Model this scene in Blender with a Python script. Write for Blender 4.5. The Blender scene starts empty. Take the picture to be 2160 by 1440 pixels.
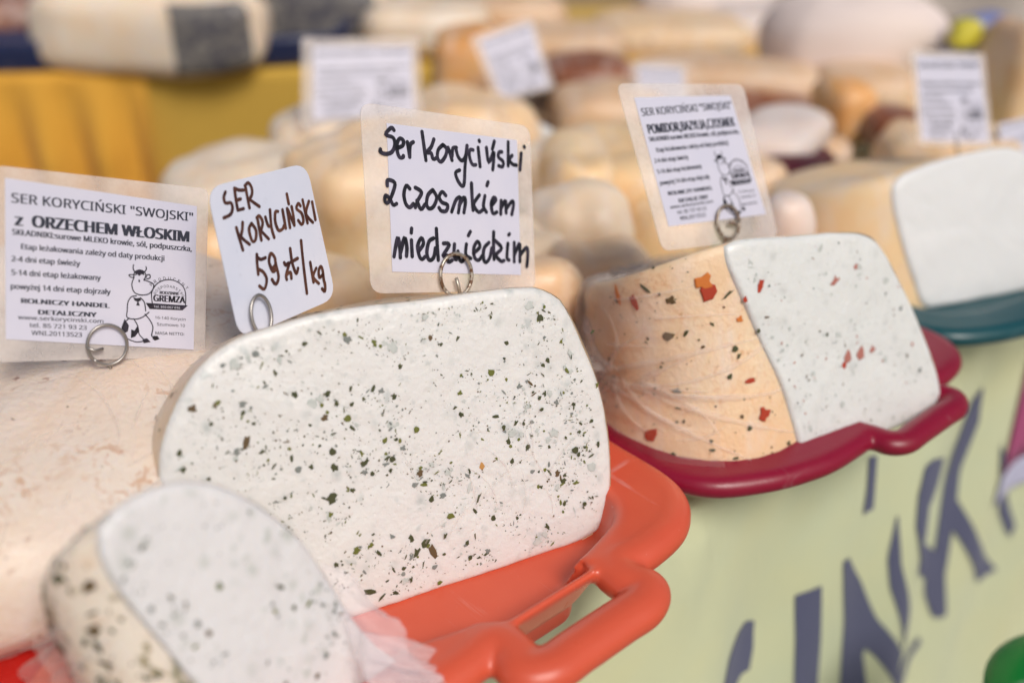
import bpy, bmesh, math, random
from mathutils import Vector as V, Matrix, noise
from mathutils.geometry import tessellate_polygon
random.seed(7)
sc = bpy.context.scene
R = math.radians

# ------------------------------------------------------------------ camera
PITCH, FPX, EYE = R(28), 2100.0, V((0, 0, .3436))
cam = bpy.data.cameras.new('camera'); co = bpy.data.objects.new('camera', cam)
sc.collection.objects.link(co); sc.camera = co
co.location = EYE; co.rotation_euler = (R(90) - PITCH, 0, 0)
cam.sensor_width = 36; cam.lens = 36 * FPX / 2160
cam.clip_start = .01; cam.clip_end = 500
cam.dof.use_dof = True; cam.dof.focus_distance = .485
cam.dof.aperture_fstop = cam.lens / 1000 / .0125
cam.dof.aperture_blades = 9

# ------------------------------------------------------------------ light
SUN_EL, SUN_AZ = R(48), R(148)          # azimuth from north (+Y), clockwise
w = bpy.data.worlds.new('World'); sc.world = w; w.use_nodes = True
nt = w.node_tree; bg = nt.nodes['Background']
sky = nt.nodes.new('ShaderNodeTexSky'); sky.sky_type = 'NISHITA'; sky.sun_disc = False
sky.sun_elevation = SUN_EL; sky.sun_rotation = SUN_AZ; sky.dust_density = 4; sky.air_density = 1.0; sky.ozone_density = .6
nt.links.new(sky.outputs[0], bg.inputs[0]); bg.inputs[1].default_value = .09
sl = bpy.data.lights.new('sun', 'SUN'); so = bpy.data.objects.new('sun', sl); sc.collection.objects.link(so)
sl.energy = 2.7; sl.angle = R(22); sl.color = (1, .955, .90)
sd = V((math.sin(SUN_AZ) * math.cos(SUN_EL), math.cos(SUN_AZ) * math.cos(SUN_EL), math.sin(SUN_EL)))
so.rotation_euler = sd.to_track_quat('Z', 'Y').to_euler()
sc.view_settings.view_transform = 'Standard'; sc.view_settings.look = 'None'
sc.view_settings.exposure = -.41; sc.view_settings.gamma = 1
sc.cycles.use_denoising = True
sc.cycles.max_bounces = 8; sc.cycles.transparent_max_bounces = 12

# ------------------------------------------------------------------ survey helpers
FW = V((0, math.cos(PITCH), -math.sin(PITCH))); UP = V((0, math.sin(PITCH), math.cos(PITCH))); RT = V((1, 0, 0))
def ray(x, y): return FW + RT * ((x - 1080) / FPX) - UP * ((y - 720) / FPX)
def onz(x, y, z=0.0):
    d = ray(x, y); return EYE + d * ((z - EYE.z) / d.z)
def dep(x, y, t): return EYE + ray(x, y) * t
def onpl(x, y, p, n):
    d = ray(x, y); return EYE + d * ((p - EYE).dot(n) / d.dot(n))
EA = R(41)                                # the table edge runs at 41 degrees in plan
EW = V((math.cos(EA), math.sin(EA), 0)); EO = V((math.sin(EA), -math.cos(EA), 0))   # along the edge, outward
def uw(u, w_, z=0.0): return EO * u + EW * w_ + V((0, 0, z))
TZ = .0145                                # tray floor

# ------------------------------------------------------------------ materials
def mat(name, col=(.8, .8, .8), rough=.5, **k):
    m = bpy.data.materials.new(name); m.use_nodes = True
    b = m.node_tree.nodes['Principled BSDF']
    b.inputs['Base Color'].default_value = (*col, 1); b.inputs['Roughness'].default_value = rough
    for kk, v in k.items(): b.inputs[kk.replace('_', ' ')].default_value = v
    return m
class N:
    def __init__(s, m): s.m = m; s.t = m.node_tree; s.b = s.t.nodes.get('Principled BSDF'); s.tc = None
    def co(s, scale=(1, 1, 1), rot=(0, 0, 0), kind='Object'):
        if not s.tc: s.tc = s.t.nodes.new('ShaderNodeTexCoord')
        mp = s.t.nodes.new('ShaderNodeMapping'); mp.inputs['Scale'].default_value = scale; mp.inputs['Rotation'].default_value = rot
        s.t.links.new(s.tc.outputs[kind], mp.inputs[0]); return mp.outputs[0]
    def noise(s, sc_, detail=4, rough=.55, co=None, dist=0):
        n = s.t.nodes.new('ShaderNodeTexNoise'); n.inputs['Scale'].default_value = sc_; n.inputs['Detail'].default_value = detail
        n.inputs['Roughness'].default_value = rough; n.inputs['Distortion'].default_value = dist
        s.t.links.new(co if co else s.co(), n.inputs['Vector']); return n.outputs[0]
    def vor(s, sc_, co=None, feat='F1', rnd=1):
        n = s.t.nodes.new('ShaderNodeTexVoronoi'); n.inputs['Scale'].default_value = sc_; n.feature = feat
        n.inputs['Randomness'].default_value = rnd
        s.t.links.new(co if co else s.co(), n.inputs['Vector']); return n.outputs['Distance']
    def ramp(s, f, stops):
        r = s.t.nodes.new('ShaderNodeValToRGB'); e = r.color_ramp.elements
        while len(e) < len(stops): e.new(.5)
        for i, (p, c) in enumerate(stops):
            e[i].position = p; e[i].color = (*c, 1) if isinstance(c, tuple) else (c, c, c, 1)
        s.t.links.new(f, r.inputs[0]); return r.outputs[0]
    def mix(s, f, a, b, blend='MIX'):
        n = s.t.nodes.new('ShaderNodeMix'); n.data_type = 'RGBA'; n.blend_type = blend
        for i, x in ((0, f), (6, a), (7, b)):
            if hasattr(x, 'links'): s.t.links.new(x, n.inputs[i])
            elif isinstance(x, tuple): n.inputs[i].default_value = (*x, 1)
            else: n.inputs[i].default_value = x
        return n.outputs[2]
    def math(s, op, a, b=0.0):
        n = s.t.nodes.new('ShaderNodeMath'); n.operation = op
        for i, x in ((0, a), (1, b)):
            if hasattr(x, 'links'): s.t.links.new(x, n.inputs[i])
            else: n.inputs[i].default_value = x
        return n.outputs[0]
    def set(s, k, o): s.t.links.new(o, s.b.inputs[k])
    def bump(s, h, st, dist=.001, inp='Normal'):
        n = s.t.nodes.new('ShaderNodeBump'); n.inputs['Strength'].default_value = st; n.inputs['Distance'].default_value = dist
        s.t.links.new(h, n.inputs['Height']); s.t.links.new(n.outputs[0], s.b.inputs[inp])

def cut_mat(name, col, tint, spot=(.5, .56, .56), spot_amt=.5, film=.3):
    m = mat(name, col, .42); n = N(m)
    n.b.inputs['Subsurface Weight'].default_value = .4; n.b.inputs['Subsurface Radius'].default_value = (.006, .005, .004)
    n.b.inputs['Subsurface Scale'].default_value = 1
    base = n.ramp(n.noise(22, 5), [(.3, col), (.7, tint)])
    f1 = n.math('MULTIPLY', n.ramp(n.vor(115, n.co((1, 1, .8))), [(.0, 1.), (.2, .45), (.42, 0.)]), n.ramp(n.noise(75, 3), [(.46, 0.), (.62, 1.)]))
    f2 = n.ramp(n.noise(130, 3, .5), [(.62, 0.), (.74, .7)])
    f = n.math('MULTIPLY', n.math('MAXIMUM', f1, f2), spot_amt)
    n.set('Base Color', n.mix(f, base, spot))
    st = n.noise(60, 4, .6, n.co((1, 1, .06), (0, .15, 0)))
    pit = n.ramp(n.vor(240, None), [(.0, 0.), (.16, 1.)])
    n.bump(n.math('ADD', n.math('ADD', n.noise(260, 3), n.math('MULTIPLY', n.noise(70, 3), 1.5)), n.math('ADD', n.math('MULTIPLY', st, .9), n.math('MULTIPLY', pit, .5))), 6 * .1, .0011)
    n.b.inputs['Coat Weight'].default_value = film; n.b.inputs['Coat Roughness'].default_value = .3
    wr = n.math('ADD', n.noise(45, 5, .65, n.co((1, 1, .12), (.2, .3, .0)), 1.5), n.math('MULTIPLY', n.noise(120, 3, .6, n.co((.2, .2, 1), (0, .5, 0)), 1), .4))
    n.bump(wr, .5, .0016, 'Coat Normal')
    return m
def rind_mat(name, c1, c2, c3, spots=None, film=.6, sc_=1.0, bmp=.2, curd=.4):
    m = mat(name, c1, .5); n = N(m)
    n.b.inputs['Subsurface Weight'].default_value = .3; n.b.inputs['Subsurface Radius'].default_value = (.008, .005, .0025); n.b.inputs['Subsurface Scale'].default_value = 1
    base = n.ramp(n.noise(16 * sc_, 6, .6), [(.28, c1), (.5, c2), (.75, c3)])
    wv = n.ramp(n.noise(170 * sc_, 5, .7, None, 1.0), [(.40, 1.), (.47, 0.)])
    base = n.mix(n.math('MULTIPLY', n.math('MULTIPLY', wv, n.ramp(n.noise(26, 3), [(.45, 0.), (.62, 1.)])), curd), base, tuple(x * y for x, y in zip(c1, (.80, .66, .55))))
    hz = n.ramp(n.noise(20, 6, .65, n.co((1, .3, .6), (.5, .2, .7)), 2.0), [(.46, 0.), (.75, .55)])
    base = n.mix(hz, base, (.86, .78, .74))
    if spots:
        for sc2, lo, colr in spots:
            base = n.mix(n.ramp(n.noise(sc2, 4, .6), [(lo, 0.), (lo + .07, .85)]), base, colr)
    n.set('Base Color', base)
    n.bump(n.math('ADD', n.noise(90, 5), n.noise(320, 2)), bmp, .0012)
    n.b.inputs['Coat Weight'].default_value = film; n.b.inputs['Coat Roughness'].default_value = .16
    wr = n.math('ADD', n.noise(38, 6, .7, n.co((1, .35, .5), (.4, .2, .6)), 2.5), n.math('MULTIPLY', n.noise(150, 4, .7, n.co((.25, 1, 1), (.3, .5, .9)), 2), .5))
    n.bump(wr, .55, .0025, 'Coat Normal')
    return m
M = {}
M['cut_white'] = cut_mat('cut_white', (.775, .765, .74), (.80, .795, .775), (.42, .47, .46), .75)
M['cut_front'] = cut_mat('cut_front', (.76, .745, .745), (.80, .785, .785), (.42, .46, .40), .8)
M['cut_tomato'] = cut_mat('cut_tomato', (.76, .775, .755), (.80, .81, .79), (.52, .54, .52), .6, .7)
M['cut_plain'] = cut_mat('cut_plain', (.77, .78, .78), (.80, .81, .81), (.70, .70, .70), .2, .3)
M['rind_cream'] = rind_mat('rind_cream', (.82, .67, .47), (.84, .74, .60), (.80, .77, .70), [(140, .63, (.20, .18, .08))])
M['rind_orange'] = rind_mat('rind_orange', (.88, .55, .30), (.88, .63, .40), (.88, .73, .54), [(95, .68, (.52, .28, .12))], .6, 1, .4, .6)
M['rind_beige'] = rind_mat('rind_beige', (.80, .60, .46), (.82, .68, .56), (.84, .76, .68), [(70, .66, (.36, .17, .10)), (120, .66, (.38, .19, .13))], .35, .8, .6, .8)
M['rind_herby'] = rind_mat('rind_herby', (.84, .66, .48), (.84, .73, .60), (.84, .78, .70), [(48, .56, (.15, .15, .07)), (100, .60, (.26, .21, .09))], .4, 1, .5, .6)
M['rind_pale'] = rind_mat('rind_pale', (.92, .68, .45), (.92, .76, .58), (.90, .80, .68), None, .6)
M['rind_speck'] = rind_mat('rind_speck', (.90, .58, .30), (.90, .64, .38), (.88, .71, .50), [(60, .62, (.42, .22, .10))], .5)
M['rind_gold'] = rind_mat('rind_gold', (.92, .62, .32), (.92, .67, .38), (.90, .74, .52), None, .5)
def herb_mat(name, a, b):
    m = mat(name, a, .55); n = N(m); n.set('Base Color', n.ramp(n.noise(500, 2), [(.35, a), (.65, b)])); return m
M['herb'] = herb_mat('herb', (.035, .043, .014), (.085, .09, .03))
M['herb_green'] = herb_mat('herb_green', (.10, .13, .012), (.17, .17, .03))
M['herb_faint'] = herb_mat('herb_faint', (.50, .54, .51), (.60, .62, .59))
M['herb_brown'] = herb_mat('herb_brown', (.08, .05, .02), (.16, .10, .04))
M['herb_grey'] = herb_mat('herb_grey', (.16, .18, .17), (.26, .28, .26))
M['herb_amber'] = herb_mat('herb_amber', (.50, .22, .05), (.58, .32, .10))
M['tomato'] = herb_mat('tomato', (.34, .016, .008), (.50, .06, .012))
M['tomato_dull'] = herb_mat('tomato_dull', (.40, .12, .10), (.50, .22, .17))
M['tomato_orange'] = herb_mat('tomato_orange', (.55, .08, .012), (.72, .28, .04))
def plastic(name, col, dark):
    m = mat(name, col, .34); n = N(m)
    n.set('Base Color', n.ramp(n.noise(14, 5), [(.3, col), (.75, dark)]))
    sc1 = n.ramp(n.noise(110, 3, .5, n.co((1, .04, .3), (0, 0, .5)), .6), [(.66, 0.), (.72, 1.)])
    sc2 = n.ramp(n.noise(170, 3, .5, n.co((.04, 1, .3), (0, 0, .2)), .4), [(.68, 0.), (.73, 1.)])
    scr = n.math('MAXIMUM', sc1, sc2)
    wear = n.math('MULTIPLY', n.math('MAXIMUM', scr, n.ramp(n.noise(420, 4, .7), [(.66, 0.), (.72, 1.)])), n.ramp(n.noise(34, 4), [(.46, 0.), (.66, .5)]))
    n.set('Base Color', n.mix(wear, n.ramp(n.noise(14, 5), [(.3, col), (.75, dark)]), tuple(.55 * c_ + .38 for c_ in col)))
    n.set('Roughness', n.math('ADD', n.ramp(n.noise(30, 5), [(.3, .26), (.7, .42)]), n.math('MULTIPLY', scr, .2)))
    n.bump(n.math('ADD', n.noise(300, 3), n.math('MULTIPLY', scr, .8)), .12, .0006)
    n.b.inputs['Subsurface Weight'].default_value = .12; n.b.inputs['Subsurface Radius'].default_value = (.004, .001, .0006); n.b.inputs['Subsurface Scale'].default_value = 1
    return m
M['tray_orange'] = plastic('tray_orange', (.72, .115, .055), (.66, .095, .045))
M['tray_crimson'] = plastic('tray_crimson', (.27, .004, .030), (.23, .003, .022))
M['tray_red'] = plastic('tray_red', (.52, .018, .012), (.46, .014, .01))
M['tray_teal'] = plastic('tray_teal', (.006, .075, .09), (.005, .06, .075))
M['navy'] = plastic('navy', (.02, .03, .09), (.015, .022, .07))
M['green_plastic'] = plastic('green_plastic', (.004, .24, .04), (.004, .21, .035))
def cloth_mat(name, c, c2, weave=900):
    m = mat(name, c, .85); n = N(m)
    n.set('Base Color', n.ramp(n.noise(7, 4), [(.3, c), (.7, c2)]))
    n.b.inputs['Sheen Weight'].default_value = .15
    wv = n.t.nodes.new('ShaderNodeTexWave'); wv.inputs['Scale'].default_value = weave; wv.inputs['Distortion'].default_value = .6
    n.t.links.new(n.co((1, 1, 1), (.3, .6, .3)), wv.inputs[0])
    n.bump(n.math('ADD', n.math('MULTIPLY', wv.outputs[1], .5), n.noise(500, 2)), .35, .0005); return m
M['cloth'] = cloth_mat('cloth', (.70, .71, .42), (.63, .69, .47))
M['cloth_ink'] = cloth_mat('cloth_ink', (.085, .094, .175), (.095, .104, .19))
M['cloth_gold'] = cloth_mat('cloth_gold', (.72, .35, .035), (.78, .41, .05))
M['cloth_olive'] = cloth_mat('cloth_olive', (.60, .37, .055), (.64, .40, .06))
M['paper'] = mat('paper', (.68, .68, .80), .35, Coat_Weight=.4, Coat_Roughness=.25)
n = N(M['paper']); n.set('Base Color', n.ramp(n.noise(40, 5), [(.3, (.66, .66, .79)), (.7, (.71, .70, .81))]))
M['plate_white'] = mat('plate_white', (.72, .74, .82), .4)
n = N(M['plate_white'])
sm = n.math('MULTIPLY', n.ramp(n.noise(240, 5, .7, n.co((1, 1, .35))), [(.60, 0.), (.75, 1.)]), n.ramp(n.noise(45, 3), [(.45, 0.), (.65, .5)]))
n.set('Base Color', n.mix(sm, n.ramp(n.noise(30, 4), [(.3, (.62, .66, .79)), (.7, (.69, .71, .82))]), (.36, .36, .46)))
M['ink'] = mat('ink', (.012, .012, .02), .35)
M['print'] = mat('print', (.03, .034, .055), .5)
M['ink_brown'] = mat('ink_brown', (.075, .028, .018), .35)
n = N(M['ink_brown']); n.set('Base Color', n.ramp(n.noise(160, 4), [(.35, (.05, .016, .012)), (.7, (.13, .05, .028))]))
n = N(M['ink']); n.set('Base Color', n.ramp(n.noise(260, 4), [(.4, (.008, .008, .014)), (.75, (.05, .04, .07))]))
M['wire'] = mat('wire', (.36, .34, .32), .34, Metallic=.85)
M['wire_rust'] = mat('wire_rust', (.42, .38, .34), .4, Metallic=.75)
n = N(M['wire_rust']); rs = n.ramp(n.noise(420, 4, .6), [(.46, 0.), (.58, 1.)])
n.set('Base Color', n.mix(rs, (.50, .45, .38), (.13, .055, .02))); n.set('Metallic', n.ramp(rs, [(0., .8), (1., .1)]))
def film_mat(name, col, haze, fold=.45, st=1.0, scl=1.0):
    """clear cling film: mostly see-through, glossy, whiter where folds turn edge-on"""
    m = bpy.data.materials.new(name); m.use_nodes = True; n = N(m); t = n.t; nd = t.nodes
    nd.remove(n.b); out = nd['Material Output']
    h = n.math('ADD', n.noise(34 * scl, 5, .65, n.co((1, .35, .7), (.2, .6, .3)), 1.8), n.math('MULTIPLY', n.noise(130 * scl, 3, .6, n.co((.4, 1, 1), (.5, .1, .3)), 1), .3))
    bp = nd.new('ShaderNodeBump'); bp.inputs['Strength'].default_value = st * .7; bp.inputs['Distance'].default_value = .002; t.links.new(h, bp.inputs['Height'])
    lw = nd.new('ShaderNodeLayerWeight'); lw.inputs[0].default_value = .35; t.links.new(bp.outputs[0], lw.inputs['Normal'])
    tr_, gl, df = nd.new('ShaderNodeBsdfTransparent'), nd.new('ShaderNodeBsdfGlossy'), nd.new('ShaderNodeBsdfDiffuse')
    gl.inputs['Roughness'].default_value = .12; df.inputs['Color'].default_value = (*col, 1)
    for x in (gl, df): t.links.new(bp.outputs[0], x.inputs['Normal'])
    m1, m2 = nd.new('ShaderNodeMixShader'), nd.new('ShaderNodeMixShader')
    f3 = n.math('POWER', lw.outputs['Facing'], 2.6)
    t.links.new(n.math('ADD', haze, n.math('MULTIPLY', f3, fold)), m1.inputs[0]); t.links.new(tr_.outputs[0], m1.inputs[1]); t.links.new(df.outputs[0], m1.inputs[2])
    t.links.new(n.math('MULTIPLY', lw.outputs['Fresnel'], .10), m2.inputs[0]); t.links.new(m1.outputs[0], m2.inputs[1]); t.links.new(gl.outputs[0], m2.inputs[2])
    t.links.new(m2.outputs[0], out.inputs[0]); return m
M['film'] = film_mat('film', (.96, .88, .82), .06, .5)
M['film_pink'] = film_mat('film_pink', (.94, .86, .88), .20, .6)
M['bag'] = film_mat('bag', (.95, .82, .77), .85, .1)
M['fold'] = film_mat('fold', (.96, .88, .82), .17, .5)
def lam_mat():
    m = mat('laminate', (.90, .83, .79), .2); n = N(m)
    n.set('Alpha', n.ramp(n.noise(55, 5, .65), [(.3, .24), (.7, .46)]))
    n.bump(n.noise(70, 4), .15, .001); return m
M['laminate'] = lam_mat()
M['smoked'] = rind_mat('smoked', (.16, .045, .018), (.28, .09, .035), (.42, .17, .07), None, .3)
M['tan'] = rind_mat('tan', (.70, .42, .22), (.76, .52, .32), (.78, .58, .42), None, .3)
M['ochre'] = rind_mat('ochre', (.80, .36, .10), (.82, .45, .17), (.82, .56, .30), None, .3)
M['pinkham'] = rind_mat('pinkham', (.84, .66, .56), (.86, .74, .68), (.86, .80, .78), None, .6)
M['darkred'] = mat('darkred', (.10, .012, .02), .4)
M['label_grey'] = mat('label_grey', (.17, .155, .15), .45)
n = N(M['label_grey']); n.set('Base Color', n.ramp(n.noise(60, 4), [(.42, (.10, .095, .11)), (.55, (.20, .185, .17)), (.7, (.30, .28, .25))]))
M['paving'] = mat('paving', (.26, .24, .22), .9); n = N(M['paving']); n.set('Base Color', n.ramp(n.noise(3, 6), [(.3, (.22, .20, .185)), (.7, (.32, .295, .27))]))
M['wood'] = mat('wood', (.30, .20, .12), .7); n = N(M['wood']); n.set('Base Color', n.ramp(n.noise(20, 4, .5, n.co((1, 8, 8))), [(.3, (.22, .14, .08)), (.7, (.36, .25, .15))]))
M['packet_yellow'] = mat('packet_yellow', (.70, .62, .06), .4); M['packet_blue'] = mat('packet_blue', (.22, .25, .48), .4)
M['poster_pink'] = mat('poster_pink', (.42, .08, .20), .5); M['poster_lilac'] = mat('poster_lilac', (.55, .55, .72), .5)
M['canvas'] = cloth_mat('canvas', (.60, .53, .47), (.66, .59, .53), 200)

# ------------------------------------------------------------------ object helpers
def link(name, me, parent=None):
    o = bpy.data.objects.new(name, me); sc.collection.objects.link(o)
    if parent: o.parent = parent
    return o
def mesh(name, verts, faces, m, parent=None, smooth=True, inv=None):
    me = bpy.data.meshes.new(name)
    if parent is not None and inv is None: inv = parent.location
    if inv is not None: verts = [V(v) - inv for v in verts]
    me.from_pydata([tuple(v) for v in verts], [], faces); me.validate(); me.update()
    bm = bmesh.new(); bm.from_mesh(me); bmesh.ops.remove_doubles(bm, verts=bm.verts, dist=1e-6)
    bmesh.ops.recalc_face_normals(bm, faces=bm.faces); bm.to_mesh(me); bm.free()
    if m: me.materials.append(m)
    if smooth: me.shade_smooth()
    return link(name, me, parent)
def tag(o, label=None, cat=None, group=None, kind=None):
    if label: o['label'] = label
    if cat: o['category'] = cat
    if group: o['group'] = group
    if kind: o['kind'] = kind
    return o
def empty(name, loc, label, cat, group=None):
    o = bpy.data.objects.new(name, None); sc.collection.objects.link(o); o.location = loc
    o.empty_display_size = .02
    return tag(o, label, cat, group)
def spline(pts, n, closed=False):
    out = []; L = len(pts); seg = L if closed else L - 1
    for i in range(seg):
        g = lambda k: pts[k % L] if closed else pts[max(0, min(L - 1, k))]
        p0, p1, p2, p3 = map(V, (g(i - 1), g(i), g(i + 1), g(i + 2)))
        for j in range(n):
            t = j / n
            out.append(.5 * ((2 * p1) + (p2 - p0) * t + (2 * p0 - 5 * p1 + 4 * p2 - p3) * t * t + (3 * p1 - p0 - 3 * p2 + p3) * t ** 3))
    if not closed: out.append(V(pts[-1]))
    return out
def resample(pts, n, closed=False):
    P = [V(p) for p in pts]
    if closed: P = P + [P[0]]
    d = [0]
    for a, b in zip(P, P[1:]): d.append(d[-1] + (b - a).length)
    out = []; k = 0
    for i in range(n):
        s = d[-1] * i / (n if closed else n - 1)
        while k < len(d) - 2 and d[k + 1] < s: k += 1
        t = (s - d[k]) / max(1e-9, d[k + 1] - d[k]); out.append(P[k].lerp(P[k + 1], min(1, t)))
    return out
def tube(pts, r, n=10, closed=False, flat=1.0, upv=None, caps=True):
    """verts, faces of a round bar along pts"""
    P = [V(p) for p in pts]; L = len(P); vs, fs = [], []
    up = V(upv) if upv else V((0, 0, 1))
    for i, p in enumerate(P):
        a = P[(i - 1) % L] if closed or i else P[0]; b = P[(i + 1) % L] if closed or i < L - 1 else P[-1]
        t = (b - a).normalized(); s = t.cross(up)
        if s.length < 1e-4: s = t.cross(V((1, 0, 0)))
        s.normalize(); q = s.cross(t).normalized()
        rr = r[i] if isinstance(r, (list, tuple)) else r
        for k in range(n):
            an = 2 * math.pi * k / n; vs.append(p + s * math.cos(an) * rr + q * math.sin(an) * rr * flat)
    for i in range(L if closed else L - 1):
        j = (i + 1) % L
        for k in range(n):
            k2 = (k + 1) % n; fs.append((i * n + k, i * n + k2, j * n + k2, j * n + k))
    if not closed and caps:
        fs.append(tuple(range(n))[::-1]); fs.append(tuple(range((L - 1) * n, L * n)))
    return vs, fs
class Acc:
    def __init__(s): s.v, s.f = [], []
    def add(s, vf):
        o = len(s.v); s.v += [V(x) for x in vf[0]]; s.f += [tuple(i + o for i in f) for f in vf[1]]; return s
def nz(p, f=1.0, seed=0): return noise.noise(V(p) * f + V((seed * 7.3, seed * 3.1, seed * 1.7)))

# ------------------------------------------------------------------ ground and tables
def sheet(name, fn, nu, nv, m, parent=None, thick=0.0):
    vs = [fn(i / nu, j / nv) for j in range(nv + 1) for i in range(nu + 1)]
    fs = [(j * (nu + 1) + i, j * (nu + 1) + i + 1, (j + 1) * (nu + 1) + i + 1, (j + 1) * (nu + 1) + i) for j in range(nv) for i in range(nu)]
    o = mesh(name, vs, fs, m, parent)
    if thick:
        md = o.modifiers.new('thick', 'SOLIDIFY'); md.thickness = thick
    return o
g = sheet('ground', lambda a, b: V(((a - .5) * 300, -20 + b * 300, -.80)), 4, 4, M['paving']); tag(g, kind='structure')

UEDGE = -.272
def cloth_surf(w_, s):
    """the stall cloth: s < 0 on the table top, s > 0 metres down the front"""
    r = .008; wv = .0035 * math.sin(w_ * 21 + 1.0) + .003 * math.sin(w_ * 47 + 2) + .004 * nz((w_ * 6, s * 3, 0))
    if s < 0: return uw(UEDGE + s - r, w_, -.0015)
    if s < r * 1.57:
        a = s / r; return uw(UEDGE - r + r * math.sin(a), w_, -.0015 - r * (1 - math.cos(a)))
    d = s - r * 1.57; k = min(1, d / .15)
    fold = .007 * math.exp(-((w_ - .372 + d * .10) / .012) ** 2) * math.exp(-((d - .03) / .04) ** 2)
    return uw(UEDGE + wv * k * 2 + d * .02 + fold, w_, -.0015 - r - d)
tb = empty('stall_table', uw(-.6, .6, -.8), 'cheese stall table under a pale green printed cloth', 'table')
top = Acc()
def box(c, ex, ey, ez, X=EO, Y=EW):
    Z = V((0, 0, 1)); vs = [c + X * (sx * ex) + Y * (sy * ey) + Z * (sz * ez) for sx in (-1, 1) for sy in (-1, 1) for sz in (-1, 1)]
    return vs, [(0, 1, 3, 2), (4, 6, 7, 5), (0, 4, 5, 1), (2, 3, 7, 6), (0, 2, 6, 4), (1, 5, 7, 3)]
mesh('table_top', *box(uw(-.555, .5, -.0155), .265, 1.35, .0125), M['wood'], tb, False)
for a, b in ((-.33, -.8), (-.33, 1.8), (-.78, -.8), (-.78, 1.8)):
    mesh('leg', *box(uw(a, b, -.414), .02, .02, .386), M['wood'], tb, False)
bt = empty('back_table', V((.05, 1.25, -.8)), 'low brown wooden table filling the corner behind the stall', 'table')
A_, C_, D_ = V((-.126, .986, 0)), V((.388, 1.43, 0)), V((-.126, 1.43, 0))
mesh('table_top', [p + V((0, 0, z)) for z in (-.004, -.028) for p in (A_, C_, D_)], [(0, 1, 2), (5, 4, 3), (0, 3, 4, 1), (1, 4, 5, 2), (2, 5, 3, 0)], M['wood'], bt, False)
for p in (A_ + V((.03, .06, 0)), C_ + V((-.06, -.03, 0)), D_ + V((.03, -.03, 0))): mesh('leg', *box(p + V((0, 0, -.414)), .015, .015, .386, V((1, 0, 0)), V((0, 1, 0))), M['wood'], bt, False)
cl = empty('tablecloth', uw(UEDGE, .6, 0), 'pale yellow green cloth with big dark blue letters hanging over the stall front', 'tablecloth')
srow = [-.53, -.4, -.2, -.1, -.02, 0] + [.008 * 1.57 * k / 5 for k in range(1, 6)] + [.0125 + .012 * k for k in range(1, 50)]
wr = [-.95 + 2.6 * k / 220 for k in range(221)]
mesh('fabric', [cloth_surf(a, s) for s in srow for a in wr],
     [(j * 221 + i, j * 221 + i + 1, (j + 1) * 221 + i + 1, (j + 1) * 221 + i) for j in range(len(srow) - 1) for i in range(220)], M['cloth'], cl)
# printed letters, traced on the cloth front: photo -> (w, s) on the front plane
def on_cloth(zx, zy):
    x, y = 1440 + zx / 2.182, 780 + zy / 2.182
    p = onpl(x, y, uw(UEDGE + .003, 0, 0), EO); return p.dot(EW), .0125 - .0095 - p.z
LET = [
 [(150, 1560), (190, 1440), (230, 1350), (300, 1250), (350, 1195), (398, 1195), (388, 1320), (366, 1420), (330, 1440), (290, 1500), (270, 1600), (150, 1620)],
 [(540, 1050), (630, 985), (618, 1240), (600, 1440), (590, 1620), (492, 1620), (508, 1440), (528, 1240)],
 [(728, 880), (758, 855), (825, 975), (860, 1120), (930, 1230), (960, 1290), (945, 1150), (915, 980), (920, 850), (972, 640), (960, 880), (992, 1080), (1010, 1300), (1000, 1440), (980, 1600), (960, 1560), (925, 1440), (830, 1270), (805, 1260), (800, 1440), (790, 1620), (700, 1620), (715, 1440), (745, 1150)],
 [(862, 400), (900, 395), (880, 640), (830, 665), (848, 560)],
 [(1215, 400), (1205, 540), (1150, 545), (1095, 610), (1085, 700), (1130, 800), (1200, 850), (1215, 870), (1150, 985), (1090, 920), (1040, 800), (1025, 700), (1050, 560), (1090, 430), (1130, 395)],
 [(990, 1480), (1060, 1330), (1112, 1240), (1118, 1265), (1070, 1350), (1030, 1480)],
 [(1370, 150), (1415, 85), (1395, 250), (1325, 470), (1290, 650), (1245, 850), (1222, 950), (1205, 1130), (1165, 1150), (1150, 1050), (1165, 930), (1205, 850), (1235, 700), (1290, 420)],
 [(1275, 560), (1300, 620), (1345, 780), (1432, 910), (1362, 980), (1310, 870), (1262, 730)],
 [(1455, 330), (1482, 450), (1502, 700), (1482, 760), (1457, 650), (1445, 450)]]
acc = Acc()
for li, L in enumerate(LET):
    q = resample(spline([(x, y, 0) for x, y in L], 3, True), 60, True)
    q = [(p.x, p.y) for p in resample([(x, y, 0) for x, y in L], 90, True)]
    ws = [on_cloth(*p) for p in q]
    tris = tessellate_polygon([[V((a, b, 0)) for a, b in ws]])
    bm = bmesh.new(); vv = [bm.verts.new((a, b, 0)) for a, b in ws]
    for t in tris:
        try: bm.faces.new([vv[i] for i in t])
        except ValueError: pass
    for _ in range(2):
        bmesh.ops.subdivide_edges(bm, edges=[e for e in bm.edges if e.calc_length() > .008], cuts=1)
        bmesh.ops.triangulate(bm, faces=bm.faces)
    bm.verts.index_update()
    acc.add(([cloth_surf(v.co.x, v.co.y) + EO * (.0008 + .0001 * li) for v in bm.verts], [tuple(v.index for v in f.verts) for f in bm.faces])); bm.free()
o = mesh('lettering', acc.v, acc.f, M['cloth_ink'], cl)

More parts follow.
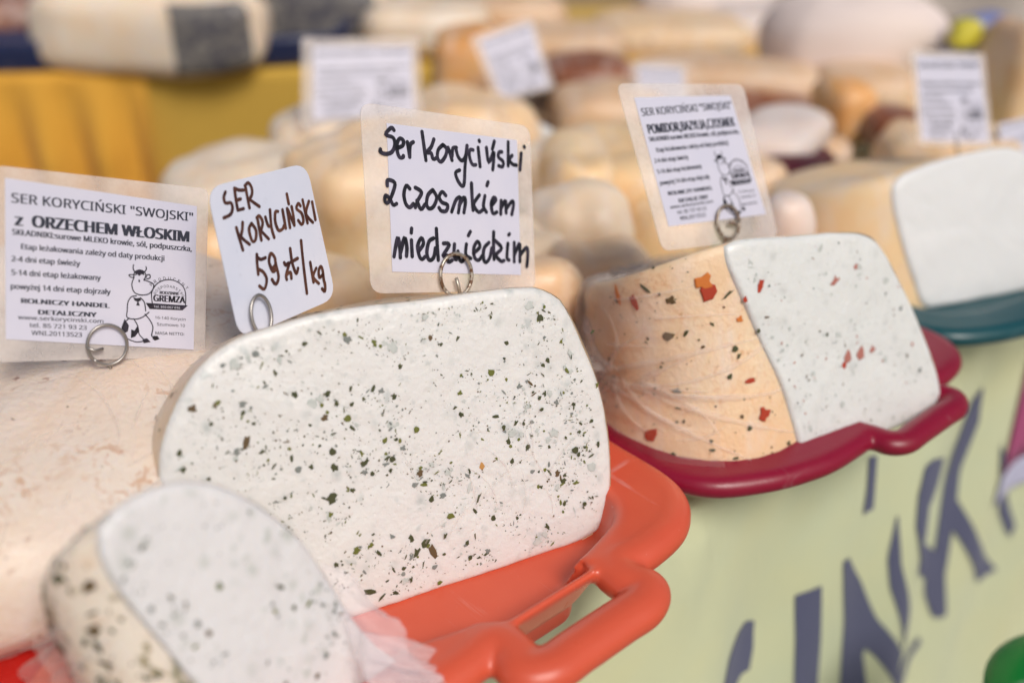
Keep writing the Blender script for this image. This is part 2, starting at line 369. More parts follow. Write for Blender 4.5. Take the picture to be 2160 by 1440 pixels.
# ------------------------------------------------------------------ trays
HND = [(0, -.028), (0, -.014), (0, 0), (0, .014), (0, .028), (-.006, .0375), (-.0165, .0345), (-.0262, .038)]
FAR = [(-.0258, .058), (-.031, .081), (-.049, .0965), (-.087, .0985), (-.13, .098), (-.17, .085), (-.20, .055), (-.215, .01), (-.217, -.04)]
NEAR1 = [(-.205, -.09), (-.17, -.14), (-.13, -.185), (-.085, -.205), (-.045, -.192), (-.028, -.15), (-.0245, -.10), (-.0245, -.06)]
NEAR2 = [(-.205, -.085), (-.18, -.125), (-.14, -.15), (-.095, -.160), (-.053, -.150), (-.032, -.122), (-.020, -.086), (-.018, -.055)]
TAIL = [(-.0262, -.038), (-.0165, -.0345), (-.006, -.0375)]
TAIL2 = [(-.0185, -.041), (-.013, -.0375), (-.005, -.036)]
def tray_mesh(near, tail, rim, dz=0.0):
    path = [(u, w_, 0) for u, w_ in HND + FAR + near + tail]
    P = spline(path, 8, True); c = V((-.11, -.035, 0)); acc = Acc()
    z0 = .008
    acc.add(tube([p + V((0, 0, .0215 + z0 + dz)) for p in P], rim, 14, True, .78))
    W = []
    for p in P:
        d = p - c; q = c + d * (1 - .021 / d.length)
        if p.x > -.036 and abs(p.y) < .085: q.x = -.033 - .25 * max(0, abs(p.y) - .045)
        if p.x > -.0225: q = V((-.0245 - .0085 * max(0, min(1, (abs(p.y) - .028) / .01)), max(-.036, min(.036, p.y)), 0))
        W.append(q)
    L = len(P)
    for _ in range(10): W = [W[i] * .5 + (W[i - 1] + W[(i + 1) % L]) * .25 for i in range(L)]
    prof = [(.86, .003), (.90, .006), (.985, .023 + dz), (.998, .0275 + dz), (.985, .0285 + dz), (.945, .0265 + dz), (.928, .020 + dz), (.885, .0095), (.855, .0066), (.80, .0065), (.5, .0065)]
    vs = [c + (q - c) * k + V((0, 0, z + z0)) for k, z in prof for q in W]
    nb = len(vs); vs += [c + V((0, 0, .003 + z0)), c + V((0, 0, .0065 + z0))]; fs = []
    for j in range(len(prof) - 1):
        for i in range(L): i2 = (i + 1) % L; fs.append((j * L + i, j * L + i2, (j + 1) * L + i2, (j + 1) * L + i))
    for i in range(L):
        i2 = (i + 1) % L; fs.append((nb, i2, i)); a = (len(prof) - 1) * L; fs.append((nb + 1, a + i, a + i2))
    acc.add((vs, fs))
    prof = [(.84, .005), (.84, -.0075), (.865, -.0075), (.875, .005)]
    vs = [c + (q - c) * k + V((0, 0, z + z0)) for k, z in prof for q in W]; fs = []
    for j in range(4):
        j2 = (j + 1) % 4
        for i in range(L): i2 = (i + 1) % L; fs.append((j * L + i, j * L + i2, j2 * L + i2, j2 * L + i))
    acc.add((vs, fs))
    keep = [p.x < -.0235 or (abs(p.y) > .0325 and p.x < -.008) for p in P]; vs, fs = [], []
    for p, q in zip(P, W): zz = z0 + dz; vs += [q + V((0, 0, .0285 + zz)), p + V((0, 0, .0215 + rim * .74 + zz)), p + V((0, 0, .0205 + zz)), q + V((0, 0, .0235 + zz))]
    for i in range(L):
        i2 = (i + 1) % L
        if keep[i] and keep[i2]:
            for k in range(4): k2 = (k + 1) % 4; fs.append((i * 4 + k, i * 4 + k2, i2 * 4 + k2, i2 * 4 + k))
            if not keep[i - 1]: fs.append(tuple(i * 4 + k for k in range(4)))
            if not keep[(i2 + 1) % L]: fs.append(tuple(i2 * 4 + k for k in range(4))[::-1])
    acc.add((vs, fs))
    o = mesh('tmp', acc.v, acc.f, None)
    md = o.modifiers.new('r', 'REMESH'); md.mode = 'VOXEL'; md.voxel_size = .0013
    s = o.modifiers.new('s', 'SMOOTH'); s.factor = .5; s.iterations = 14
    dg = bpy.context.evaluated_depsgraph_get(); me = bpy.data.meshes.new_from_object(o.evaluated_get(dg))
    bpy.data.objects.remove(o); me.shade_smooth(); me.name = 'tray_body'; return me
TRAY1 = tray_mesh(NEAR1, TAIL, .0112); TRAY2 = tray_mesh(NEAR2, TAIL2, .0088, -.0065)
def tray(me, u, w_, m, label, ang=EA, pos=None, group='plastic serving trays on the stall', scale=1):
    o = link('serving_tray', me.copy()); o.data.materials.clear(); o.data.materials.append(m)
    o.location = pos if pos is not None else uw(u, w_, .0005)
    o.rotation_euler = (0, 0, ang - R(90)); o.scale = (scale,) * 3     # local x = outward, y = along the edge
    return tag(o, label, 'tray', group)
tray(TRAY1, -.2165, .237, M['tray_orange'], 'orange red plastic tray with a slotted handle under the herb cheese')
tray(TRAY2, -.2135, .513, M['tray_crimson'], 'dark crimson plastic tray under the tomato cheese')
tray(TRAY2, -.2135, .775, M['tray_teal'], 'dark teal plastic tray under the plain white cheese')
tray(TRAY2, 0, 0, M['tray_red'], 'bright red plastic tray under the walnut cheese at the left', pos=V((-.50, .315, .0005)), ang=R(270), scale=1.4)

# ------------------------------------------------------------------ cheeses
class Half:
    """half a cheese wheel: cut face traced in its own plane, rind swept round behind it"""
    def __init__(s, A, B, tilt, out, z=TZ, u0=None, depth=.95, lump=.002, back=0.0, drop=.38, skew=0.0, pinch=0.0):
        s.A, e = A, (B - A).normalized(); s.e = e
        n0 = e.cross(V((0, 0, 1))); s.b = -n0
        s.v = V((0, 0, 1)) * math.cos(tilt) - n0 * math.sin(tilt); s.n = e.cross(s.v); s.tilt = tilt
        pts = []
        for x, y in out:
            p = onpl(x, y, A, s.n) - A; pts.append((p.dot(e), max(0, p.dot(s.v))))
        us = [p[0] for p in pts]; s.u0 = u0 if u0 is not None else (min(us) + max(us)) / 2
        s.depth, s.lump, s.back, s.drop, s.skew, s.pinch = depth, lump, back, drop, skew, pinch
        # split at the bottom and the top on u0
        sp = [(p.x, max(0, p.y)) for p in spline([(a, b, 0) for a, b in pts], 6, True)]
        def cross(lowest):
            best = None
            for i in range(len(sp)):
                a, b = sp[i], sp[(i + 1) % len(sp)]
                if (a[0] - s.u0) * (b[0] - s.u0) <= 0 and a[0] != b[0]:
                    if best is None or (a[1] < sp[best][1]) == lowest: best = i
            return best
        ib, it = cross(True), cross(False); L = len(sp)
        ch1 = []; i = (ib + 1) % L
        while True:
            ch1.append(sp[i])
            if i == it: break
            i = (i + 1) % L
        ch2 = []; i = ib
        while True:
            ch2.append(sp[i])
            if i == (it + 1) % L: break
            i = (i - 1) % L
        vb = (sp[ib][1] + sp[(ib + 1) % L][1]) / 2; vt = (sp[it][1] + sp[(it + 1) % L][1]) / 2
        ch1 = [(s.u0, vb)] + ch1 + [(s.u0, vt)]; ch2 = [(s.u0, vb)] + ch2 + [(s.u0, vt)]
        if sum(p[0] for p in ch1) / len(ch1) < sum(p[0] for p in ch2) / len(ch2): s.Lc, s.Rc = ch1, ch2
        else: s.Lc, s.Rc = ch2, ch1
        s.Lc = resample([(a, b, 0) for a, b in s.Lc], 41); s.Rc = resample([(a, b, 0) for a, b in s.Rc], 41)
        s.H = vt; s.org = s.at(s.u0, 0)
    def at(s, u, v, o=0.0): return s.A + s.e * u + s.v * v + s.n * o
    def rind(s, k, phi):
        f = k * 40; i = min(39, int(f)); t = f - i
        l = s.Lc[i].lerp(s.Lc[i + 1], t); r = s.Rc[i].lerp(s.Rc[i + 1], t)
        w_ = (1 - math.cos(phi)) / 2; v = r.y + (l.y - r.y) * w_; rad = (r.x - s.u0) * (1 - w_) + (s.u0 - l.x) * w_
        sh = v * math.sin(s.tilt) * .8
        d = max(rad * .25, rad * s.depth - sh) if rad > 0 else 0
        zz = v * math.cos(s.tilt)
        if s.skew > .1:   # the shoulder falls away on the side that bulges out of the cut
            y_ = (math.pi - phi) / math.pi; ss = lambda q: max(0, min(1, q)) ** 2 * (3 - 2 * max(0, min(1, q)))
            zz *= 1 - .75 * s.skew * ss(y_ / .42) * (1 - ss((y_ - .62) / .38)) * min(1, v / .08)
        if s.back:      # more than half a wheel is left: the axis stands behind the cut
            h = max(0, s.back - v * math.sin(s.tilt)) * min(1, rad / .03); RR = math.hypot(rad, h); a0 = math.atan2(h, max(rad, 1e-6))
            an = -a0 + (math.pi + 2 * a0) * phi / math.pi
            if s.skew and phi > math.pi / 2:
                x = (phi - math.pi / 2) / (math.pi / 2); bl = s.skew * math.sin(math.pi * x ** 2.4) * min(1, rad / .03); RR *= 1 + bl
            if s.pinch and phi < math.pi / 2: RR *= 1 - s.pinch * math.sin(math.pi * (1 - phi / (math.pi / 2)) ** 2.4)
            rel = s.e * (math.cos(an) * RR) + s.b * (h + math.sin(an) * RR * (1 + (s.depth - 1) * max(0, math.sin(an))))
        else: rel = s.e * (math.cos(phi) * rad) + s.b * (math.sin(phi) ** .9 * d)
        zz *= 1 - s.drop * (1 - math.exp(-max(0, rel.dot(s.b)) / .09)) * 1.25
        p = s.A + s.e * s.u0 + V((0, 0, zz)) + s.b * (v * math.sin(s.tilt)) + rel
        if s.lump: p = p + (s.b + s.e * math.cos(phi)) * (nz(p, 28) * s.lump * math.sin(phi))
        return p
    def rind_n(s, k, phi):
        k = max(.02, min(.98, k)); phi = max(.02, min(3.12, phi))
        a = s.rind(k + .01, phi) - s.rind(k - .01, phi); b = s.rind(k, phi + .01) - s.rind(k, phi - .01)
        n_ = a.cross(b).normalized(); c = s.A + s.e * s.u0 + s.b * (.04 + s.back * .9) + V((0, 0, s.H * .5))
        return n_ if n_.dot(s.rind(k, phi) - c) > 0 else -n_
    def build(s, root, mc, mr):
        nphi = 48; vs = [s.rind(k / 60, math.pi * j / nphi) for k in range(61) for j in range(nphi + 1)]
        st = nphi + 1
        mesh('rind', vs, [(k * st + j, k * st + j + 1, (k + 1) * st + j + 1, (k + 1) * st + j) for k in range(60) for j in range(nphi)], mr, root)
        ring = [s.rind(k / 60, 0) for k in range(61)] + [s.rind(k / 60, math.pi) for k in range(59, 0, -1)]
        c = s.at(s.u0, s.H * .48); L = len(ring); vs, fs = [], []
        sc_ = [(0, .0022), (.3, .0022), (.6, .0022), (.92, .0022), (.955, .0020), (.975, .0015), (.988, .0007), (.996, -.0003), (1, -.0014)]
        for q, o in sc_: vs += [c + (p - c) * (q * (1 + .014 * q ** 6 * (1 - q) * 20 * nz(p, 60))) + s.n * (o + .0010 * nz(c + (p - c) * q, 45) + .0006 * nz(c + (p - c) * q, 110)) for p in ring]
        for j in range(len(sc_) - 1):
            for i in range(L): i2 = (i + 1) % L; fs.append((j * L + i, j * L + i2, (j + 1) * L + i2, (j + 1) * L + i))
        mesh('cut_face', vs, fs, mc, root)
    def wrap(s, root, m, amp, seed, knot=None):
        nk, nph = 70, 90; vs = []
        for i in range(nk + 1):
            for j in range(nph + 1):
                k, ph = .10 + .84 * i / nk, .5 + 2.42 * j / nph; p = s.rind(k, ph)
                h = amp * (max(0, .28 - abs(nz((k * 5 + ph, ph * 3, 1), 1, seed))) * 1.6 + .35 * max(0, .2 - abs(nz((k * 14, ph * 6 + k * 5, 2), 1, seed))) * 2)
                if knot:
                    d = math.hypot((k - knot[0]) * 3.2, ph - knot[1]); g_ = math.exp(-(d / knot[2]) ** 2); an = math.atan2((k - knot[0]) * 3.2, ph - knot[1])
                    h = h * (1 + 2 * g_) + g_ * knot[3] * (.55 + .45 * math.sin(an * 8 + 5 * nz((k * 6, ph * 5, 3), 1, seed))) * (.4 + .6 * nz((an * 2, d, 7), 1, seed) ** 2 * 3)
                vs.append(p + s.rind_n(k, ph) * (.0009 + h))
        st = nph + 1
        return mesh('cling_film', vs, [(i * st + j, i * st + j + 1, (i + 1) * st + j + 1, (i + 1) * st + j) for i in range(nk) for j in range(nph)], m, root)
    def inside(s, u, v, m=.93):
        if v <= 0 or v >= s.H: return False
        c = V((s.u0, s.H * .48, 0)); p = c + (V((u, v, 0)) - c) / m
        ring = [q for q in s.Rc] + [q for q in reversed(s.Lc)]; ins = False
        for a, b in zip(ring, ring[1:] + ring[:1]):
            if (a.y > p.y) != (b.y > p.y) and p.x < (b.x - a.x) * (p.y - a.y) / (b.y - a.y) + a.x: ins = not ins
        return ins
PROUD = .0024
# flakes: small irregular chips with thickness, sharing a few meshes
def chip(n, el, rng):
    vs, fs = [], []; rr = [rng.uniform(.38, 1.15) for _ in range(n)]
    for z, k in ((0, 1.05), (.18, .9)):
        for i in range(n):
            a = 2 * math.pi * i / n + rng.uniform(-.2, .2) * 0; vs.append((math.cos(a) * rr[i] * k, math.sin(a) * rr[i] * k / el, z / el))
    vs.append((0, 0, .2 / el)); fs = [(i, (i + 1) % n, n + (i + 1) % n, n + i) for i in range(n)] + [(n + i, n + (i + 1) % n, 2 * n) for i in range(n)]
    return vs, fs
rng = random.Random(11)
CH = [chip(rng.randint(7, 11), e, rng) for e in (1.1, 1.2, 1.4, 1.5, 1.8, 2.1, 2.6, 3.4, 5.0)]
_cm = {}
def chip_obj(root, name, idx, m, p, nrm, size, ang):
    k = (idx, m.name)
    if k not in _cm:
        me = bpy.data.meshes.new(name); me.from_pydata(CH[idx][0], [], CH[idx][1]); me.materials.append(m); me.update(); _cm[k] = me
    o = link(name, _cm[k], root); q = nrm.to_track_quat('Z', 'Y').to_matrix().to_4x4()
    o.matrix_local = Matrix.Translation(p - root.location) @ q @ Matrix.Rotation(ang, 4, 'Z') @ Matrix.Diagonal((size, size, size * .5, 1))
    return o
def chip_add(acc, idx, p, nrm, size, ang):
    q = nrm.to_track_quat('Z', 'Y').to_matrix().to_4x4()
    mm = Matrix.Translation(p) @ q @ Matrix.Rotation(ang, 4, 'Z') @ Matrix.Diagonal((size, size, size * .45, 1))
    acc.add(([mm @ V(v) for v in CH[idx][0]], CH[idx][1]))
def specks(root, pts, m, name='herb_specks'):
    a = Acc()
    for p, n_, sz, an, ix in pts: chip_add(a, ix, p, n_, sz, an)
    if a.v: tag(mesh(name, a.v, a.f, m, root, False), kind='stuff')
def face_pts(H, n, smin, smax, dens, seed):
    r = random.Random(seed); out = []
    us = [p.x for p in H.Lc] + [p.x for p in H.Rc]; t = 0
    while len(out) < n and t < n * 60:
        t += 1; u, v = r.uniform(min(us), max(us)), r.uniform(.003, H.H)
        if not H.inside(u, v) or r.random() > dens(u, v): continue
        out.append((H.at(u, v, PROUD), H.n, smin * (smax / smin) ** (r.random() ** 2.2), r.uniform(0, 6.3), r.choice((0, 1, 2, 3, 4, 5, 5, 6, 6, 7, 7, 8, 8))))
    return out
def rind_pts(H, n, smin, smax, seed, klo=.1, khi=.98, plo=.05, phi_hi=3.1):
    r = random.Random(seed); out = []
    for _ in range(n):
        k, ph = r.uniform(klo, khi), r.uniform(plo, phi_hi)
        out.append((H.rind(k, ph) + H.rind_n(k, ph) * .0003, H.rind_n(k, ph), smin * (smax / smin) ** (r.random() ** 2), r.uniform(0, 6.3), r.randrange(9)))
    return out

# --- the herb cheese in the middle
hA, hB = onz(810, 1280, TZ), onz(1200, 1150, TZ)
herb = Half(hA, hB, R(20), [(560, 1352), (810, 1282), (1000, 1217), (1200, 1150), (1268, 1112), (1287, 1050), (1284, 920), (1262, 810), (1235, 735), (1198, 655), (1170, 622), (1120, 605), (1010, 614), (900, 630), (700, 655), (560, 692), (480, 722), (405, 790), (350, 900), (333, 985), (345, 1090), (400, 1230), (470, 1320)], depth=1.0, back=.012, skew=.05, drop=.31, lump=.003)
hr = empty('herb_cheese', herb.org, 'white half cheese speckled with green herbs on the orange tray, sharp in the middle', 'cheese', 'half cheeses on the front row')
herb.build(hr, M['cut_white'], M['rind_orange'])
BIG = [(700, 1052, 8.5, 0, 'herb', .4), (755, 1120, 8, 1, 'herb_green', 1), (895, 1145, 12, 5, 'herb', .8), (912, 1160, 13, 6, 'herb_brown', 1.9), (880, 1165, 9, 3, 'herb', .9), (828, 1126, 7, 1, 'herb_grey', .3),
 (778, 1248, 11, 6, 'herb', 2.9), (405, 862, 8, 2, 'herb_brown', .5), (520, 930, 11, 6, 'herb_brown', 1.2), (512, 852, 6, 0, 'herb_grey', 0), (1006, 942, 9, 3, 'herb_grey', 1.7), (1016, 982, 8, 4, 'herb_amber', 1.6), (1046, 968, 8, 7, 'herb_brown', .4),
 (970, 829, 5.5, 2, 'herb_green', .8), (878, 905, 5, 1, 'herb_green', .2), (966, 714, 6.5, 6, 'herb', 1.1), (950, 1087, 9, 5, 'herb_green', 0), (1010, 1050, 10, 8, 'herb', 1.0), (1075, 1156, 9, 7, 'herb', 1.3), (1155, 1110, 6.5, 3, 'herb', 2), (1095, 815, 6, 2, 'herb_grey', 1),
 (1135, 1026, 6, 6, 'herb_green', 1.4), (853, 1062, 6, 2, 'herb', .9), (910, 1052, 7, 4, 'herb', 1.2), (812, 928, 6, 4, 'herb_green', .8), (768, 977, 7, 4, 'herb', .1), (850, 945, 6, 2, 'herb_grey', .5), (960, 860, 4, 3, 'herb', .4), (1072, 932, 7, 5, 'herb', 1.7),
 (1080, 972, 6, 4, 'herb', 1.2), (1123, 994, 6, 4, 'herb_grey', .2), (615, 965, 6, 6, 'herb', 1.5), (440, 1010, 4, 2, 'herb', .4), (378, 955, 6, 4, 'herb', 1.2), (1190, 1062, 6, 5, 'herb', 1.2), (1233, 1062, 4, 1, 'herb', .3), (1250, 700, 5, 3, 'herb', .6),
 (1262, 935, 6, 6, 'herb', 1.5), (1260, 812, 5, 3, 'herb_green', 1.2), (1195, 780, 6, 6, 'herb_green', 2.1), (820, 1025, 5, 3, 'herb_grey', .4), (875, 1022, 7, 4, 'herb_grey', .2), (940, 1130, 5, 3, 'herb', 1), (985, 1145, 6, 5, 'herb', 1.4), (1026, 1168, 5, 3, 'herb', .3), (927, 1228, 6, 5, 'herb_green', .5),
 (868, 1222, 5, 3, 'herb', 1.3), (852, 1198, 5, 4, 'herb', .2), (917, 1195, 6, 4, 'herb_grey', .3), (805, 1260, 7, 7, 'herb', .5), (560, 815, 5, 3, 'herb_grey', .4), (740, 818, 5, 6, 'herb', 1.2), (742, 852, 5, 4, 'herb', .6), (600, 855, 4, 1, 'herb_brown', 0), (470, 770, 5, 4, 'herb_grey', .4), (1150, 830, 5, 3, 'herb', 1.5)]
for x, y, sz, ix, mt, an in BIG:
    p = onpl(x, y, herb.at(0, 0, PROUD), herb.n)
    chip_obj(hr, 'herb_flake', ix, M[mt], p, herb.n, sz / 2100 * .49 * 1.5, an)
dh = lambda u, v: .35 + .65 * max(0, min(1, 1.15 - v / .13)) * (.6 + .4 * (u + .09) / .2)
def clump(u, v): return .15 + .85 * max(0, min(1, .5 + 1.6 * nz((u, v, 0), 40)))
fp = face_pts(herb, 1500, .0004, .0023, lambda u, v: dh(u, v) * clump(u, v), 3)
for i, (p, n_, s_, a_, ix) in enumerate(sorted(fp, key=lambda q: -q[2])[:90]):
    chip_obj(hr, 'herb_flake', ix, M[('herb', 'herb', 'herb_green', 'herb', 'herb_brown', 'herb_grey')[i % 6]], p, n_, s_, a_)
rest = sorted(fp, key=lambda q: -q[2])[90:]
specks(hr, rest[0::4] + rest[3::4], M['herb']); specks(hr, rest[1::4], M['herb_grey']); specks(hr, rest[2::4], M['herb_green'])
specks(hr, [(p - n_ * .0002, n_, a_, b_, c_) for p, n_, a_, b_, c_ in face_pts(herb, 520, .0007, .0032, clump, 55)], M['herb_faint'])
specks(hr, face_pts(herb, 1600, .0002, .0007, clump, 5), M['herb_brown'])
rp = rind_pts(herb, 420, .0006, .0026, 6); specks(hr, rp[::2], M['herb_brown']); specks(hr, rp[1::2], M['herb'])

# --- the tomato cheese
tA, tB = onz(1700, 974, TZ + .003), onz(1940, 882, TZ + .003)
tom = Half(tA, tB, R(20), [(1700, 974), (1800, 940), (1900, 898), (1955, 872), (1980, 840), (1977, 795), (1940, 690), (1900, 600), (1862, 530), (1835, 500), (1790, 490), (1660, 497), (1545, 508), (1527, 540), (1560, 625), (1600, 715), (1640, 800), (1670, 890), (1685, 950)], depth=1.0, lump=.003, back=.095, skew=.30)
tr = empty('tomato_cheese', tom.org, 'half wheel of cream cheese dotted with red tomato pieces on the crimson tray', 'cheese', 'half cheeses on the front row')
tom.build(tr, M['cut_tomato'], M['rind_orange'])
def rind_hit(H, x, y):
    """nearest rind parameters to a line of sight"""
    best = None
    for i in range(46):
        for j in range(60):
            k, ph = .03 + .94 * i / 45, .03 + 3.08 * j / 59; p = H.rind(k, ph)
            if H.rind_n(k, ph).dot(EYE - p) < 0: continue
            d = p - EYE; t = d.dot(FW); e = abs(1080 + FPX * d.x / t - x) + abs(720 - FPX * d.dot(UP) / t - y)
            if best is None or e < best[0]: best = (e, k, ph)
    return best[1:]
TB = [(1482, 603, 17, 2, 'tomato_orange', .7), (1494, 610, 13, 1, 'tomato', .6), (1465, 568, 11, 6, 'tomato', 2.6), (1342, 632, 13, 6, 'tomato', 2.2), (1297, 625, 14, 7, 'tomato_orange', 2.0), (1570, 798, 9, 6, 'tomato', .1), (1622, 870, 14, 2, 'tomato', 1.5),
 (1383, 908, 15, 4, 'tomato', 1.0), (1568, 668, 7, 2, 'tomato_orange', .7), (1400, 720, 11, 4, 'herb_brown', .4), (1425, 628, 9, 2, 'herb_brown', .9), (1385, 610, 9, 7, 'herb', 2.6), (1495, 570, 9, 3, 'herb_brown', 2), (1535, 628, 11, 8, 'herb', .6), (1420, 830, 7, 3, 'herb_grey', .2), (1520, 545, 8, 5, 'herb_brown', .9),
 (1565, 733, 5, 1, 'herb', 0), (1556, 752, 5, 3, 'herb', 1), (1586, 806, 8, 8, 'herb', .4), (1550, 790, 6, 4, 'herb', 1.1), (1455, 692, 6, 6, 'herb', 1.2), (1525, 508, 9, 8, 'herb_brown', .2), (1420, 958, 8, 6, 'herb', .9), (1660, 940, 5, 2, 'herb', .4), (1500, 960, 5, 6, 'herb', .1), (1588, 895, 4, 1, 'herb', 0), (1505, 926, 4, 2, 'herb', 0), (1513, 940, 4, 4, 'herb', .4), (1540, 972, 5, 6, 'herb', .2), (1418, 588, 4, 1, 'herb', 0)]
for x, y, sz, ix, mt, an in TB:
    k, ph = rind_hit(tom, x, y); n_ = tom.rind_n(k, ph)
    chip_obj(tr, 'tomato_piece' if 'tomato' in mt else 'herb_flake', ix, M[mt], tom.rind(k, ph) + n_ * .0003, n_, sz / 2100 * .57 * 1.6, an)
TF = [(1605, 600, 13, 6, 'tomato', 1.1), (1573, 630, 8, 4, 'tomato', 1.0), (1762, 593, 12, 3, 'tomato_dull', .5), (1788, 752, 14, 4, 'tomato_dull', 1.3), (1815, 745, 15, 4, 'tomato_dull', 1.2), (1840, 737, 9, 2, 'tomato_dull', 1.2), (1780, 770, 10, 5, 'tomato', 1.2), (1805, 562, 7, 4, 'tomato_dull', 1), (1690, 640, 4, 1, 'herb', 0), (1676, 655, 4, 1, 'herb', 0), (1703, 670, 5, 3, 'herb', 1), (1620, 667, 7, 6, 'herb_brown', .1), (1600, 697, 4, 1, 'herb', 0), (1745, 705, 5, 4, 'herb', 1), (1830, 700, 4, 2, 'herb_grey', 0), (1640, 540, 5, 4, 'herb_grey', 1), (1730, 930, 6, 4, 'herb_grey', 1), (1782, 915, 5, 2, 'herb_grey', 1), (1660, 560, 4, 2, 'herb_grey', 1), (1900, 650, 6, 4, 'herb_grey', 1), (1940, 780, 7, 5, 'herb_grey', 1)]
for x, y, sz, ix, mt, an in TF:
    chip_obj(tr, 'tomato_piece' if 'tomato' in mt else 'herb_flake', ix, M[mt], onpl(x, y, tom.at(0, 0, PROUD), tom.n), tom.n, sz / 2100 * .60 * 1.35, an)
specks(tr, [(p - n_ * .0002, n_, a_, b_, c_) for p, n_, a_, b_, c_ in face_pts(tom, 260, .0007, .0034, lambda u, v: 1, 56)], M['herb_faint'])
fp = face_pts(tom, 260, .0003, .0014, clump, 9); specks(tr, fp[::3], M['herb_grey']); specks(tr, fp[1::3], M['herb_brown']); specks(tr, fp[2::3], M['tomato_dull'], 'tomato_specks')
rp = rind_pts(tom, 1000, .0004, .0021, 10, .05, .98, .8, 3.1); specks(tr, rp[::2], M['herb']); specks(tr, rp[1::2], M['herb_brown'])

# --- the plain white cheese at the right
wA, wB = onz(1950, 652, TZ), onz(2170, 612, TZ)
whi = Half(wA, wB, R(20), [(1955, 655), (2035, 672), (2110, 640), (2190, 600), (2230, 540), (2225, 440), (2180, 350), (2140, 312), (2060, 318), (1960, 345), (1893, 375), (1880, 420), (1900, 510), (1925, 590)], depth=1.0, lump=.002, back=.10, skew=.15)
wr_ = empty('white_cheese', whi.org, 'half wheel of plain white cheese with smooth cut face on the teal tray', 'cheese', 'half cheeses on the front row')
whi.build(wr_, M['cut_plain'], M['rind_gold'])

# --- the blurred cheese in the lower left foreground
fA = onz(590, 1690, TZ); fB = fA + V((math.cos(R(45)), math.sin(R(45)), 0)) * .09
fro = Half(fA, fB, R(21), [(590, 1690), (760, 1560), (880, 1465), (875, 1430), (840, 1395), (790, 1360), (740, 1300), (690, 1222), (630, 1135), (540, 1062), (440, 1018), (340, 1022), (240, 1075), (202, 1130), (225, 1210), (290, 1300), (370, 1395), (450, 1500), (520, 1610)], depth=1.0, lump=.004, back=.055, skew=.30, drop=.58, pinch=.3)
fr = empty('herb_cheese', fro.org, 'blurred herb cheese half in loose cling film nearest the camera at lower left', 'cheese', 'half cheeses on the front row')
fro.build(fr, M['cut_front'], M['rind_herby'])
fp = face_pts(fro, 330, .0005, .0022, lambda u, v: .8 * clump(u, v), 13)
for i, (p, n_, s_, a_, ix) in enumerate(sorted(fp, key=lambda q: -q[2])[:60]): chip_obj(fr, 'herb_flake', ix, M[('herb_grey', 'herb', 'herb_grey', 'herb_brown', 'herb_green')[i % 5]], p, n_, s_, a_)
specks(fr, sorted(fp, key=lambda q: -q[2])[60:], M['herb_grey'])
rp = rind_pts(fro, 1100, .0008, .004, 14); specks(fr, rp[::2], M['herb']); specks(fr, rp[1::2], M['herb_brown'])
def film_folds(root, surf, nrm, knots, n, lmin, lmax, wid, m, seed, ang=(0, 6.28), asp=3.0):
    """creases of gathered cling film: low ridges running out over the rind"""
    r = random.Random(seed); acc = Acc()
    for i in range(n):
        k0, p0 = knots(r); a = r.uniform(*ang); L = r.uniform(lmin, lmax); st = r.uniform(0, .15) * L; cv = r.uniform(-.5, .5); rows = []
        for j in range(13):
            t = j / 12; d = st + L * t; an = a + cv * t
            k, ph = k0 + math.sin(an) * d / asp, p0 + math.cos(an) * d
            k, ph = max(.03, min(.97, k)), ph
            rows.append((surf(k, ph), nrm(k, ph), math.sin(math.pi * min(1, .12 + .88 * t)) ** .7 * (1 - .5 * t)))
        vs, fs = [], []
        for j, (p, n_, e) in enumerate(rows):
            tg = rows[min(12, j + 1)][0] - rows[max(0, j - 1)][0]; q = tg.cross(n_)
            q = q.normalized() if q.length > 1e-9 else V((1, 0, 0)); w_ = wid * e * (.6 + .8 * r.random())
            for x, h in ((-1, .0005), (-.35, .0005 + w_ * .75), (.2, .0006 + w_ * 1.0), (1, .0005)): vs.append(p + q * w_ * x + n_ * h)
        for j in range(12):
            for c_ in range(3): fs.append((j * 4 + c_, j * 4 + c_ + 1, (j + 1) * 4 + c_ + 1, (j + 1) * 4 + c_))
        acc.add((vs, fs))
    tag(mesh('film_creases', acc.v, acc.f, m, root), kind='stuff')
def film_sheet(root, P00, P10, P01, P11, amp, m, seed, nu=40, nv=40, bow=V((0, 0, 0)), name='cling_film', folds=5):
    nrm = (P10 - P00).cross(P01 - P00).normalized()
    E1, E2 = (P10 - P00).length * .16, (P01 - P00).length * .16
    def f(a, b):
        a, b = a + E1 * 0 + .08 * nz((a * 2, b * 2, 4), 1, seed) * b, b * (1 + .22 * nz((a * 1.2, 2, 9), 1, seed))
        p = P00 * (1 - a) * (1 - b) + P10 * a * (1 - b) + P01 * (1 - a) * b + P11 * a * b
        h = amp * (2.0 * nz((a * 2.6 + b, b * 1.1, 0), 1, seed) + 1.0 * nz((a * 6 - b * 2, b * 1.6, 5), 1, seed) + .5 * nz((a * 13 + b, b * 2, 5), 1, seed))
        return p + nrm * h * (.15 + .85 * b) + bow * math.sin(math.pi * a) * b
    return sheet(name, f, nu, nv, m, root, .0002)
def D(x, y, t): return dep(x, y, t)
film_sheet(fr, D(675, 1190, .40), D(800, 1500, .375), D(800, 1265, .405), D(940, 1440, .39), .004, M['film_pink'], 2)
film_sheet(fr, D(760, 1330, .39), D(780, 1500, .375), D(905, 1370, .40), D(930, 1470, .385), .005, M['film_pink'], 4)
film_sheet(fr, D(200, 1170, .40), D(330, 1480, .38), D(85, 1290, .405), D(40, 1470, .385), .006, M['film'], 5)
film_sheet(fr, D(170, 1250, .40), D(300, 1480, .375), D(60, 1340, .39), D(120, 1500, .375), .006, M['film'], 6)
